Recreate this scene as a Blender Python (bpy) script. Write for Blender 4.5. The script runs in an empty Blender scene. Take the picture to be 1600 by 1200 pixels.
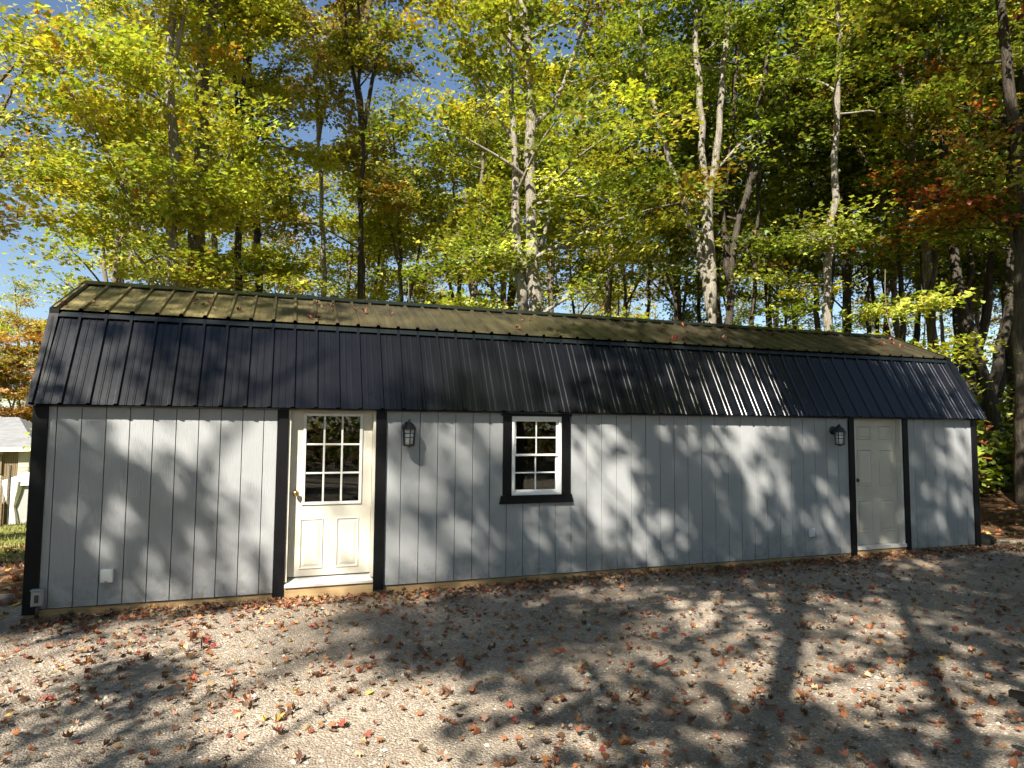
import bpy, math, random
import numpy as np
from mathutils import Vector, Matrix

scene = bpy.context.scene
COL = scene.collection
rad = math.radians

# ------------------------------------------------------------------ camera
CAM = np.array([2.2543, -7.2264, 1.7232])
PITCH, ROLL, YAW, FPX = 0.068, 0.0072, 0.3267, 1021.8      # FPX for a 1600 px wide frame
FW = np.array([math.sin(YAW)*math.cos(PITCH), math.cos(YAW)*math.cos(PITCH), math.sin(PITCH)])
_rt = np.array([math.cos(YAW), -math.sin(YAW), 0.0]); _up = np.cross(_rt, FW)
RT = _rt*math.cos(ROLL) + _up*math.sin(ROLL)
UP = -_rt*math.sin(ROLL) + _up*math.cos(ROLL)
cd = bpy.data.cameras.new('Camera'); cam = bpy.data.objects.new('Camera', cd); COL.objects.link(cam)
cd.sensor_width = 36; cd.lens = 36*FPX/1600; cd.clip_end = 2000; cd.clip_start = 0.05
m = Matrix.Identity(4)
for i in range(3):
    m[i][0] = RT[i]; m[i][1] = UP[i]; m[i][2] = -FW[i]; m[i][3] = CAM[i]
cam.matrix_world = m
scene.camera = cam

def at(px, py, Z):
    """world point seen at photo pixel (px,py) at depth Z metres"""
    return CAM + Z*(FW + RT*(px-800)/FPX + UP*(600-py)/FPX)

# ------------------------------------------------------------------ light
SUN = np.array([0.9, 1.0, -1.25]); SUN /= np.linalg.norm(SUN)     # travel direction
elev = math.asin(-SUN[2]); rot = math.atan2(-SUN[0], -SUN[1])
w = bpy.data.worlds.new('World'); scene.world = w; w.use_nodes = True
nt = w.node_tree
sky = nt.nodes.new('ShaderNodeTexSky'); sky.sky_type = 'NISHITA'; sky.sun_disc = False
sky.sun_elevation = elev; sky.sun_rotation = rot % (2*math.pi)
sky.air_density = 1.0; sky.dust_density = 0.1; sky.ozone_density = 1.8
bg = nt.nodes['Background']; bg.inputs['Strength'].default_value = 0.056
nt.links.new(sky.outputs['Color'], bg.inputs['Color'])
sd = bpy.data.lights.new('Sun', 'SUN'); sd.energy = 5.0; sd.angle = rad(0.46); sd.color = (1.0, 0.94, 0.84)
so = bpy.data.objects.new('Sun', sd); COL.objects.link(so); so.location = (-20, -20, 30)
so.rotation_euler = Vector(SUN).to_track_quat('-Z', 'Y').to_euler()
vs = scene.view_settings
vs.view_transform = 'Standard'; vs.look = 'None'; vs.gamma = 1; vs.exposure = 1.48; vs.use_curve_mapping = False
cy = scene.cycles
cy.max_bounces = 5; cy.diffuse_bounces = 2; cy.glossy_bounces = 3; cy.transmission_bounces = 4; cy.transparent_max_bounces = 8
cy.caustics_reflective = False; cy.caustics_refractive = False
cy.use_denoising = True; cy.use_adaptive_sampling = True; cy.adaptive_threshold = 0.03

# ------------------------------------------------------------------ materials
MATS = {}
class N:
    def __init__(s, name):
        s.m = bpy.data.materials.new(name); s.m.use_nodes = True; s.t = s.m.node_tree
        s.b = s.t.nodes['Principled BSDF']; s.out = s.t.nodes['Material Output']; MATS[name] = s.m
    def n(s, kind, **kw):
        x = s.t.nodes.new('ShaderNode'+kind)
        for k, v in kw.items():
            if k.startswith('i_'):
                x.inputs[k[2:].replace('_', ' ')].default_value = v
            else: setattr(x, k, v)
        return x
    def l(s, a, b): s.t.links.new(a, b)
    def noise(s, scale, coord=None, detail=4, rough=0.55, stretch=None):
        x = s.n('TexNoise'); x.inputs['Scale'].default_value = scale; x.inputs['Detail'].default_value = detail
        x.inputs['Roughness'].default_value = rough
        c = coord or s.n('NewGeometry').outputs['Position']
        if stretch:
            mp = s.n('Mapping'); mp.inputs['Scale'].default_value = stretch; s.l(c, mp.inputs['Vector']); c = mp.outputs['Vector']
        s.l(c, x.inputs['Vector']); return x.outputs['Fac']
    def ramp(s, fac, stops):
        r = s.n('ValToRGB'); e = r.color_ramp.elements
        e[0].position, e[0].color = stops[0][0], (*stops[0][1], 1)
        e[1].position, e[1].color = stops[-1][0], (*stops[-1][1], 1)
        for p, c in stops[1:-1]:
            k = e.new(p); k.color = (*c, 1)
        s.l(fac, r.inputs['Fac']); return r.outputs['Color']
    def mix(s, fac, a, b, mode='MIX'):
        x = s.n('Mix', data_type='RGBA', blend_type=mode)
        for sock, v in ((x.inputs[0], fac), (x.inputs[6], a), (x.inputs[7], b)):
            if isinstance(v, (int, float)): sock.default_value = v
            elif isinstance(v, tuple): sock.default_value = (*v, 1) if len(v) == 3 else v
            else: s.l(v, sock)
        return x.outputs[2]
    def math(s, op, a, b=0.0):
        x = s.n('Math', operation=op)
        for i, v in enumerate((a, b)):
            if isinstance(v, (int, float)): x.inputs[i].default_value = v
            else: s.l(v, x.inputs[i])
        return x.outputs[0]
    def bump(s, h, strength=0.3, dist=0.01):
        x = s.n('Bump'); x.inputs['Strength'].default_value = strength; x.inputs['Distance'].default_value = dist
        s.l(h, x.inputs['Height']); s.l(x.outputs['Normal'], s.b.inputs['Normal'])
    def set(s, col=None, rough=None, metal=None, spec=None, coat=None):
        for k, v in (('Base Color', col), ('Roughness', rough), ('Metallic', metal), ('Specular IOR Level', spec), ('Coat Weight', coat)):
            if v is None: continue
            if hasattr(v, 'is_output') or hasattr(v, 'links'): s.l(v, s.b.inputs[k])
            else: s.b.inputs[k].default_value = (*v, 1) if k == 'Base Color' else v
        return s

def painted(name, c, rough=0.5, var=0.06, scale=3.0, bump=0.08, dirt=None):
    M = N(name); f = M.noise(scale, detail=6)
    col = M.ramp(f, [(0.3, tuple(x*(1-var) for x in c)), (0.7, tuple(min(1, x*(1+var)) for x in c))])
    if dirt:
        g = M.noise(scale*0.9, detail=8, rough=0.7)
        col = M.mix(M.ramp(g, [(0.52, (0, 0, 0)), (0.72, (0.55, 0.55, 0.55))]), col, dirt)
    M.set(col=col, rough=rough); M.bump(M.noise(90, detail=3), bump, 0.003); return M.m

def mk_materials():
    # siding: painted textured hardboard with embossed vertical grain
    M = N('siding_paint')
    g = M.noise(1.0, stretch=(140, 140, 9), detail=5, rough=0.65)
    f = M.noise(1.7, detail=5)
    oi = M.n('ObjectInfo')
    c = M.ramp(f, [(0.3, (0.312, 0.320, 0.322)), (0.7, (0.36, 0.369, 0.370))])
    c = M.mix(M.math('MULTIPLY', oi.outputs['Random'], 0.35), c, (0.315, 0.322, 0.322))
    c = M.mix(M.ramp(g, [(0.25, (0.5, 0.5, 0.5)), (0.45, (0, 0, 0))]), c, (0.24, 0.246, 0.247))
    z = M.n('SeparateXYZ'); M.l(M.n('NewGeometry').outputs['Position'], z.inputs[0])
    sp = M.math('MULTIPLY', M.ramp(M.noise(9, detail=8, rough=0.75), [(0.48, (0, 0, 0)), (0.65, (1, 1, 1))]),
                M.ramp(z.outputs['Z'], [(0.03, (0.7, 0.7, 0.7)), (0.45, (0, 0, 0))]))
    c = M.mix(sp, c, (0.20, 0.17, 0.135))
    M.set(col=c, rough=0.55, spec=0.3); M.bump(g, 0.8, 0.005)
    painted('trim_black', (0.0035, 0.0035, 0.004), 0.5, 0.25, 8, 0.15, dirt=(0.009, 0.0085, 0.008)).node_tree.nodes['Principled BSDF'].inputs['Specular IOR Level'].default_value = 0.22
    painted('door_cream', (0.58, 0.54, 0.445), 0.4, 0.05, 3, 0.05, dirt=(0.46, 0.42, 0.34))
    painted('frame_white', (0.66, 0.645, 0.59), 0.4, 0.05, 4, 0.05, dirt=(0.5, 0.47, 0.4))
    painted('vinyl_white', (0.80, 0.80, 0.78), 0.35, 0.03, 4, 0.03)
    painted('plastic_white', (0.78, 0.78, 0.75), 0.4, 0.05, 9, 0.03)
    painted('plastic_grey', (0.36, 0.36, 0.34), 0.45, 0.08, 9, 0.05)
    painted('plastic_dark', (0.05, 0.035, 0.03), 0.3, 0.1, 9, 0.05)
    painted('dark_interior', (0.016, 0.013, 0.011), 0.9, 0.2, 3, 0.1)
    painted('cushion_cream', (0.72, 0.69, 0.58), 0.85, 0.05, 5, 0.2)
    painted('lantern_black', (0.015, 0.014, 0.014), 0.45, 0.2, 10, 0.1)
    painted('canvas', (0.74, 0.72, 0.66), 0.85, 0.06, 2, 0.1)
    painted('cottage_siding', (0.46, 0.40, 0.32), 0.7, 0.06, 1, 0.1)
    painted('cottage_brown', (0.19, 0.13, 0.07), 0.75, 0.15, 2, 0.1)
    # steel roof
    def metal(name, c, rough, film):
        M = N(name)
        f = M.noise(2.2, detail=8, rough=0.65); s1 = M.noise(1.0, stretch=(22, 1.2, 1.2), detail=5, rough=0.6)
        c0 = M.mix(M.ramp(s1, [(0.42, (0, 0, 0)), (0.72, (0.5, 0.5, 0.5))]), c, tuple(x*1.9+0.001 for x in c))
        if film:
            p = M.n('SeparateXYZ'); M.l(M.n('NewGeometry').outputs['Position'], p.inputs[0])
            gx = M.ramp(M.math('MULTIPLY', p.outputs['X'], 1/12.2), [(0.0, (0.85, 0.85, 0.85)), (0.13, (0.6, 0.6, 0.6)), (0.27, (0.2, 0.2, 0.2)), (1.0, (0.12, 0.12, 0.12))])
            k = M.math('MULTIPLY', M.ramp(f, [(0.34, (0.1, 0.1, 0.1)), (0.64, (1, 1, 1))]), gx)
            k2 = M.math('MULTIPLY', k, M.ramp(s1, [(0.25, (0.55, 0.55, 0.55)), (0.6, (1, 1, 1))]))
            c0 = M.mix(k2, c0, film)
            M.set(rough=M.math('ADD', M.math('MULTIPLY', k2, 0.35), rough))
        else:
            M.set(rough=M.math('ADD', M.math('MULTIPLY', f, 0.16), rough-0.06))
        M.set(col=c0, spec=0.45); M.bump(M.noise(5, detail=2), 0.12, 0.01)
    metal('roof_steel', (0.0045, 0.0048, 0.0062), 0.22, None)
    metal('roof_steel_moss_sheen', (0.013, 0.012, 0.011), 0.30, (0.34, 0.27, 0.105))  # olive film: part moss and dust, part tree reflection put into the colour
    metal('roof_trim', (0.005, 0.008, 0.007), 0.35, None)
    # brass
    M = N('brass'); M.set(col=M.ramp(M.noise(30), [(0.3, (0.55, 0.38, 0.13)), (0.7, (0.75, 0.56, 0.24))]), rough=0.22, metal=1.0)
    M = N('bronze'); M.set(col=M.ramp(M.noise(30), [(0.3, (0.05, 0.035, 0.02)), (0.7, (0.1, 0.07, 0.04))]), rough=0.35, metal=0.9)
    M = N('aluminium'); M.set(col=M.ramp(M.noise(12), [(0.3, (0.62, 0.60, 0.55)), (0.7, (0.72, 0.7, 0.65))]), rough=0.4, metal=0.3)
    # wood
    M = N('skid_wood'); g = M.noise(1.0, stretch=(3, 60, 60), detail=6, rough=0.6); d = M.noise(2.5, detail=6)
    c = M.ramp(g, [(0.25, (0.30, 0.19, 0.085)), (0.5, (0.42, 0.28, 0.13)), (0.75, (0.50, 0.35, 0.18))])
    c = M.mix(M.ramp(d, [(0.45, (0, 0, 0)), (0.7, (0.8, 0.8, 0.8))]), c, (0.19, 0.12, 0.06)); M.set(col=c, rough=0.8); M.bump(g, 0.3, 0.004)
    M = N('log_wood'); g = M.noise(1.0, stretch=(6, 40, 40), detail=6)
    M.set(col=M.ramp(g, [(0.3, (0.16, 0.13, 0.10)), (0.7, (0.36, 0.31, 0.25))]), rough=0.9); M.bump(g, 0.6, 0.02)
    # bark
    def bark(name, a, b, spots):
        M = N(name); tc = M.n('TexCoord').outputs['Object']
        wr = M.n('TexNoise'); wr.inputs['Scale'].default_value = 3.0; M.l(tc, wr.inputs['Vector'])
        va = M.n('VectorMath', operation='ADD'); M.l(tc, va.inputs[0])
        vm = M.n('VectorMath', operation='SCALE'); M.l(wr.outputs['Color'], vm.inputs[0]); vm.inputs['Scale'].default_value = 0.12; M.l(vm.outputs[0], va.inputs[1])
        g = M.noise(1.0, va.outputs[0], 8, 0.7, stretch=(26, 26, 3.2)); h = M.noise(1.6, tc, 6, 0.6); v = M.noise(40, tc, 4, 0.7)
        c = M.ramp(g, [(0.34, tuple(x*0.35 for x in a)), (0.47, a), (0.68, b)])
        c = M.mix(M.ramp(h, [(0.44, (0, 0, 0)), (0.66, (0.7, 0.7, 0.7))]), c, spots, 'MULTIPLY') if False else M.mix(M.ramp(h, [(0.46, (0, 0, 0)), (0.62, (0.45, 0.45, 0.45))]), c, spots)
        c = M.mix(0.25, c, M.ramp(v, [(0.35, tuple(x*0.5 for x in a)), (0.65, b)]))
        M.set(col=c, rough=0.95, spec=0.1); M.bump(g, 1.0, 0.05)
    bark('bark_pale', (0.22, 0.19, 0.15), (0.46, 0.42, 0.35), (0.36, 0.34, 0.27))
    bark('bark_brown', (0.13, 0.105, 0.08), (0.33, 0.28, 0.22), (0.19, 0.18, 0.13))
    bark('bark_dark', (0.055, 0.045, 0.035), (0.14, 0.115, 0.09), (0.10, 0.10, 0.07))
    # leaves: colour stored per leaf
    def leaf(name, trans, rough):
        M = N(name); at_ = M.n('Attribute', attribute_name='leafcol')
        M.set(col=at_.outputs['Color'], rough=rough, spec=0.35)
        tr = M.n('BsdfTranslucent'); mx = M.n('MixShader'); mx.inputs[0].default_value = trans
        M.l(M.mix(1.0, at_.outputs['Color'], (1.05, 1.1, 0.5), 'MULTIPLY'), tr.inputs['Color'])
        M.l(M.b.outputs[0], mx.inputs[1]); M.l(tr.outputs[0], mx.inputs[2]); M.l(mx.outputs[0], M.out.inputs['Surface'])
    leaf('leaf_live', 0.42, 0.5); leaf('leaf_fallen', 0.18, 0.6)
    # one material per fallen leaf colour
    for nm, a, b in (('leaf_rust', (0.20, 0.075, 0.035), (0.32, 0.13, 0.06)), ('leaf_red', (0.23, 0.04, 0.03), (0.33, 0.08, 0.05)),
                     ('leaf_tan', (0.32, 0.19, 0.10), (0.46, 0.30, 0.17)), ('leaf_orange', (0.38, 0.14, 0.04), (0.50, 0.22, 0.07)),
                     ('leaf_yellow', (0.44, 0.32, 0.06), (0.56, 0.43, 0.11)), ('leaf_brown', (0.10, 0.055, 0.035), (0.18, 0.105, 0.065))):
        M = N(nm); oi = M.n('ObjectInfo')
        c = M.ramp(M.noise(30, detail=5), [(0.3, a), (0.7, b)])
        c = M.mix(M.math('MULTIPLY', oi.outputs['Random'], 0.4), c, tuple(x*0.6 for x in a))
        M.set(col=c, rough=0.6, spec=0.3)
    # glass: thin pane
    M = N('glass'); tp = M.n('BsdfTransparent'); gl = M.n('BsdfGlossy'); gl.inputs['Roughness'].default_value = 0.015
    tp.inputs['Color'].default_value = (0.82, 0.86, 0.84, 1)
    fr = M.n('Fresnel'); fr.inputs['IOR'].default_value = 1.52; mx = M.n('MixShader')
    bp = M.n('Bump'); bp.inputs['Strength'].default_value = 0.05; bp.inputs['Distance'].default_value = 0.01
    M.l(M.noise(3.0, detail=1), bp.inputs['Height']); M.l(bp.outputs[0], gl.inputs['Normal'])
    M.l(M.math('MULTIPLY', fr.outputs[0], 1.25), mx.inputs[0]); M.l(tp.outputs[0], mx.inputs[1]); M.l(gl.outputs[0], mx.inputs[2])
    M.l(mx.outputs[0], M.out.inputs['Surface'])
    M = N('frosted_glass'); M.set(col=M.ramp(M.noise(20), [(0.3, (0.74, 0.73, 0.70)), (0.7, (0.80, 0.79, 0.77))]), rough=0.35)
    # shingles
    M = N('shingles'); br = M.n('TexBrick'); tc = M.n('TexCoord').outputs['Object']
    br.inputs['Scale'].default_value = 1.0; br.inputs['Brick Width'].default_value = 0.3; br.inputs['Row Height'].default_value = 0.14
    br.inputs['Mortar Size'].default_value = 0.008
    br.inputs['Color1'].default_value = (0.17, 0.17, 0.168, 1); br.inputs['Color2'].default_value = (0.23, 0.23, 0.226, 1); br.inputs['Mortar'].default_value = (0.2, 0.2, 0.19, 1)
    M.l(tc, br.inputs['Vector']); M.set(col=br.outputs['Color'], rough=0.9)
    # ground: gravel / forest floor / lawn by stored masks
    M = N('ground_mix'); pos = M.n('NewGeometry').outputs['Position']
    at_ = M.n('Attribute', attribute_name='mask'); sx = M.n('SeparateColor'); M.l(at_.outputs['Color'], sx.inputs[0])
    v = M.n('TexVoronoi'); v.inputs['Scale'].default_value = 75; M.l(pos, v.inputs['Vector'])
    v2 = M.n('TexVoronoi'); v2.inputs['Scale'].default_value = 34; M.l(pos, v2.inputs['Vector'])
    sc1 = M.n('SeparateColor'); M.l(v.outputs['Color'], sc1.inputs[0])
    grav = M.ramp(sc1.outputs[0], [(0.0, (0.205, 0.163, 0.122)), (0.35, (0.385, 0.315, 0.24)), (0.7, (0.50, 0.415, 0.322)), (1.0, (0.66, 0.57, 0.465))])
    sc2 = M.n('SeparateColor'); M.l(v2.outputs['Color'], sc2.inputs[0])
    grav = M.mix(0.35, grav, M.ramp(sc2.outputs[1], [(0.0, (0.20, 0.17, 0.13)), (1.0, (0.50, 0.44, 0.35))]))
    big = M.noise(0.55, detail=6, rough=0.6)
    grav = M.mix(M.ramp(big, [(0.44, (0, 0, 0)), (0.66, (0.6, 0.6, 0.6))]), grav, (0.20, 0.16, 0.12))
    trk = M.noise(1.0, detail=5, rough=0.6, stretch=(0.16, 1.1, 1.0))
    grav = M.mix(M.ramp(trk, [(0.46, (0, 0, 0)), (0.60, (0.4, 0.4, 0.4))]), grav, (0.26, 0.21, 0.16))
    fine = M.noise(180, detail=3, rough=0.7)
    grav = M.mix(0.8, grav, M.ramp(fine, [(0.3, (0.62, 0.60, 0.58)), (0.7, (1.0, 1.0, 1.0))]), 'MULTIPLY')
    lit = M.noise(14, detail=9, rough=0.75)
    floor = M.ramp(lit, [(0.30, (0.030, 0.020, 0.013)), (0.48, (0.095, 0.055, 0.028)), (0.62, (0.19, 0.105, 0.05)), (0.78, (0.30, 0.19, 0.10))])
    gr = M.noise(22, detail=9, rough=0.75)
    lawn = M.ramp(gr, [(0.30, (0.05, 0.07, 0.015)), (0.5, (0.17, 0.18, 0.035)), (0.66, (0.36, 0.29, 0.08)), (0.8, (0.42, 0.25, 0.07))])
    jig = M.math('MULTIPLY', M.math('SUBTRACT', M.noise(2.5, detail=8, rough=0.7), 0.5), 0.9)
    mg = M.ramp(M.math('ADD', sx.outputs[0], jig), [(0.40, (0, 0, 0)), (0.60, (1, 1, 1))])
    ml = M.ramp(M.math('ADD', sx.outputs[1], jig), [(0.40, (0, 0, 0)), (0.60, (1, 1, 1))])
    c = M.mix(mg, floor, grav); c = M.mix(ml, c, lawn)
    M.set(col=c, rough=0.95, spec=0.1)
    M.bump(M.math('ADD', M.math('MULTIPLY', v.outputs['Distance'], -0.9), M.math('MULTIPLY', lit, 0.8)), 0.9, 0.012)
    M = N('pebble'); oi = M.n('NewGeometry').outputs['Random Per Island']
    M.set(col=M.ramp(oi, [(0.0, (0.16, 0.135, 0.105)), (0.4, (0.33, 0.285, 0.22)), (0.75, (0.45, 0.39, 0.31)), (1.0, (0.62, 0.56, 0.47))]), rough=0.9)
    M = N('grass_blade'); oi = M.n('NewGeometry').outputs['Random Per Island']
    M.set(col=M.ramp(oi, [(0.0, (0.07, 0.10, 0.02)), (0.5, (0.20, 0.22, 0.05)), (1.0, (0.40, 0.34, 0.13))]), rough=0.7)
    M = N('rock'); g = M.noise(6, detail=8)
    M.set(col=M.ramp(g, [(0.3, (0.012, 0.014, 0.009)), (0.7, (0.05, 0.047, 0.038))]), rough=0.9); M.bump(g, 0.6, 0.03)
mk_materials()

# ------------------------------------------------------------------ mesh helpers
class MB:
    def __init__(s): s.v = []; s.f = []
    def add(s, vs, fs):
        o = len(s.v); s.v += [tuple(map(float, p)) for p in vs]; s.f += [tuple(i+o for i in f) for f in fs]; return s
    def box(s, x0, x1, y0, y1, z0, z1):
        return s.add([(x0, y0, z0), (x1, y0, z0), (x1, y1, z0), (x0, y1, z0), (x0, y0, z1), (x1, y0, z1), (x1, y1, z1), (x0, y1, z1)],
                     [(3, 2, 1, 0), (4, 5, 6, 7), (0, 1, 5, 4), (1, 2, 6, 5), (2, 3, 7, 6), (3, 0, 4, 7)])
    def cbox(s, x0, x1, y0, y1, z0, z1, c=0.003):
        """box whose front (-y) edges are chamfered by c"""
        return s.add([(x0, y1, z0), (x1, y1, z0), (x1, y1, z1), (x0, y1, z1), (x0, y0+c, z0), (x1, y0+c, z0), (x1, y0+c, z1), (x0, y0+c, z1),
                      (x0+c, y0, z0+c), (x1-c, y0, z0+c), (x1-c, y0, z1-c), (x0+c, y0, z1-c)],
                     [(0, 3, 2, 1), (0, 1, 5, 4), (1, 2, 6, 5), (2, 3, 7, 6), (3, 0, 4, 7), (4, 5, 9, 8), (5, 6, 10, 9), (6, 7, 11, 10), (7, 4, 8, 11), (8, 9, 10, 11)])
    def prism(s, poly, axis, a, b):
        """poly of 2-d points extruded between a and b along axis ('x' -> points are (y,z); 'y' -> (x,z); 'z' -> (x,y))"""
        f = {'x': lambda p, t: (t, p[0], p[1]), 'y': lambda p, t: (p[0], t, p[1]), 'z': lambda p, t: (p[0], p[1], t)}[axis]
        n = len(poly)
        return s.add([f(p, a) for p in poly]+[f(p, b) for p in poly],
                     [tuple(range(n-1, -1, -1)), tuple(range(n, 2*n))]+[(i, (i+1) % n, n+(i+1) % n, n+i) for i in range(n)])
    def tube(s, pts, radii, n=8, cap=True):
        pts = [np.array(p, float) for p in pts]; k = len(pts)
        if isinstance(radii, (int, float)): radii = [radii]*k
        t0 = pts[1]-pts[0]; t0 /= np.linalg.norm(t0)+1e-12
        ref = np.array([1.0, 0, 0]) if abs(t0[0]) < 0.8 else np.array([0, 1.0, 0])
        o = len(s.v)
        for i in range(k):
            t = pts[min(i+1, k-1)]-pts[max(i-1, 0)]; t /= np.linalg.norm(t)+1e-12
            u = ref-t*(ref@t); u /= np.linalg.norm(u)+1e-12; ref = u; v = np.cross(t, u)
            for j in range(n):
                a = 2*math.pi*j/n; s.v.append(tuple(pts[i]+radii[i]*(math.cos(a)*u+math.sin(a)*v)))
        for i in range(k-1):
            for j in range(n):
                s.f.append((o+i*n+j, o+i*n+(j+1) % n, o+(i+1)*n+(j+1) % n, o+(i+1)*n+j))
        if cap:
            s.f.append(tuple(o+j for j in range(n-1, -1, -1))); s.f.append(tuple(o+(k-1)*n+j for j in range(n)))
        return s
    def lathe(s, prof, c=(0, 0, 0), n=16, axis='z'):
        o = len(s.v)
        for r, h in prof:
            for j in range(n):
                a = 2*math.pi*j/n; p = (r*math.cos(a), r*math.sin(a), h)
                if axis == 'y': p = (p[0], -p[2], p[1])
                s.v.append((p[0]+c[0], p[1]+c[1], p[2]+c[2]))
        for i in range(len(prof)-1):
            for j in range(n): s.f.append((o+i*n+j, o+i*n+(j+1) % n, o+(i+1)*n+(j+1) % n, o+(i+1)*n+j))
        s.f.append(tuple(o+j for j in range(n-1, -1, -1))); k = len(prof)-1; s.f.append(tuple(o+k*n+j for j in range(n)))
        return s
    def mesh(s, name, mat, smooth=False):
        me = bpy.data.meshes.new(name); me.from_pydata(s.v, [], s.f); me.materials.append(MATS[mat])
        if smooth: me.polygons.foreach_set('use_smooth', [True]*len(me.polygons))
        me.update(); return me
    def build(s, name, mat, parent=None, smooth=False, loc=None): return link(name, s.mesh(name, mat, smooth), parent, loc)

def link(name, data, parent=None, loc=None):
    o = bpy.data.objects.new(name, data); COL.objects.link(o)
    if parent is not None: o.parent = parent
    if loc is not None: o.location = tuple(float(x) for x in loc)
    return o
def tag(o, label=None, cat=None, group=None, kind=None):
    if label: o['label'] = label
    if cat: o['category'] = cat
    if group: o['group'] = group
    if kind: o['kind'] = kind
    return o
def thing(name, label, cat, loc=(0, 0, 0), group=None):
    return tag(link(name, None, None, loc), label, cat, group)
def dup(root, loc, rz=None, label=None, group=None, scale=None):
    def cp(o, parent):
        c = o.copy(); COL.objects.link(c); c.parent = parent
        for ch in o.children: cp(ch, c)
        return c
    r = cp(root, None); r.location = tuple(float(x) for x in loc)
    if rz is not None: r.rotation_euler[2] = rz
    if scale is not None: r.scale = (scale,)*3
    if label: r['label'] = label
    if group: r['group'] = group
    return r
def sstep(a, b, x):
    t = np.clip((x-a)/(b-a), 0, 1); return t*t*(3-2*t)

# ------------------------------------------------------------------ terrain
def height(x, y):
    x = np.asarray(x, float); y = np.asarray(y, float)
    h = -0.055+0.035*sstep(0, 12, x)
    s = np.maximum(0, -0.40*(x+0.6)+0.917*(y-0.8)-0.4)
    left = sstep(9, -1.5, x-0.12*y)
    h = h-0.093*np.minimum(s, 40)*left*sstep(0, 3, s)
    bump = 0.05*np.sin(x*0.7+1.3)*np.sin(y*0.6+0.4)+0.03*np.sin(x*1.9)*np.cos(y*1.7)
    out = sstep(0.2, 2.5, np.maximum(x-12.6, np.maximum(y-0.3, -x-0.8)))
    h = h+bump*out*1.4
    # bank of soil and roots at the right end, under the trees
    h = h+0.55*sstep(13.5, 20, x)*sstep(-3, 2, y)
    h = h+1.2*sstep(14, 45, x)*sstep(0, 20, y)
    yard = np.exp(-((y+4.5)/6)**2)*0.02*np.sin(x*1.3+y*0.9)
    return h+yard*(1-out)
def H(x, y): return float(height(x, y))

def axis_pts(lo, hi, a, b, fine, grow):
    p = list(np.arange(a, b+1e-6, fine)); st = fine; q = b
    while q < hi: st *= grow; q += st; p.append(q)
    st = fine; q = a
    while q > lo: st *= grow; q -= st; p.insert(0, q)
    return np.array(p)
gx = axis_pts(-320, 320, -8, 20, 0.14, 1.12); gy = axis_pts(-320, 320, -8, 14, 0.14, 1.12)
X, Y = np.meshgrid(gx, gy); Zg = height(X, Y)
rg = np.random.default_rng(3)
Zg = Zg+rg.normal(0, 0.004, Zg.shape)*(np.abs(X-6) < 16)
nx, ny = len(gx), len(gy)
co = np.stack([X, Y, Zg], -1).reshape(-1, 3)
idx = np.arange(nx*ny).reshape(ny, nx)
quads = np.stack([idx[:-1, :-1], idx[:-1, 1:], idx[1:, 1:], idx[1:, :-1]], -1).reshape(-1, 4)
def np_mesh(name, co, loops, sizes, mat, smooth=False):
    me = bpy.data.meshes.new(name); me.vertices.add(len(co)); me.vertices.foreach_set('co', np.asarray(co, np.float32).ravel())
    me.loops.add(len(loops)); me.loops.foreach_set('vertex_index', np.asarray(loops, np.int32))
    me.polygons.add(len(sizes)); st = np.concatenate([[0], np.cumsum(sizes)[:-1]])
    me.polygons.foreach_set('loop_start', st.astype(np.int32))
    me.materials.append(MATS[mat])
    if smooth: me.polygons.foreach_set('use_smooth', np.ones(len(sizes), bool))
    me.update(calc_edges=True); return me
me = np_mesh('ground', co, quads.ravel(), np.full(len(quads), 4), 'ground_mix', True)
grav = sstep(1.6, -0.2, Y)*sstep(15.2, 12.6, X-0.25*np.maximum(-Y, 0))
grav = np.maximum(grav, 0)*sstep(-26, -20, X)*sstep(-30, -24, Y)
grav = np.where((X < -0.2) & (Y > 0), grav*sstep(1.6, 0.4, Y), grav)
lawn = sstep(1.5, -1.5, X-0.1*Y)*sstep(4.0, 6.5, Y)
mask = np.stack([grav, lawn, 0*lawn, 1+0*lawn], -1).reshape(-1, 4)
a = me.attributes.new('mask', 'FLOAT_COLOR', 'POINT'); a.data.foreach_set('color', mask.astype(np.float32).ravel())
tag(link('ground', me), kind='structure')

# ------------------------------------------------------------------ the shed
L = 12.19; HW = 1.478; DEP = 2*HW; ZE = 1.915; PITCHW = 0.2032
KY, KZ, RZ = 0.40, 2.874, 3.366
shed = thing('barn_shed', 'long grey gambrel barn shed with black ribbed steel roof and two cream doors', 'shed')
wall = MB()
T0, T1 = 0.016, 0.07
D1 = (2.245, 3.145); D2 = (9.80, 10.705); WN = (4.70, 5.333); WZ = (0.95, 1.868)
for x0, x1 in ((0.02, D1[0]), (D1[1], WN[0]), (WN[1], D2[0]), (D2[1], L-0.02)): wall.box(x0, x1, T0, T1, 0.02, 1.94)
wall.box(WN[0], WN[1], T0, T1, 0.02, WZ[0]-0.003); wall.box(WN[0], WN[1], T0, T1, WZ[1]+0.003, 1.94)
wall.box(0.02, L-0.02, DEP-T1, DEP-T0, 0.02, 1.94)
prof = [(0.075, 0.02), (0.075, 1.93), (KY+0.05, KZ-0.09), (HW, RZ-0.08), (DEP-KY-0.05, KZ-0.09), (DEP-0.075, 1.93), (DEP-0.075, 0.02)]
wall.prism(prof, 'x', 0.022, 0.06); wall.prism(prof, 'x', L-0.06, L-0.022)
wall = wall.build('wall', 'dark_interior', shed)
MB().box(0.065, L-0.065, 0.075, DEP-0.075, 0.02, 0.06).build('floor', 'dark_interior', shed)
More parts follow.
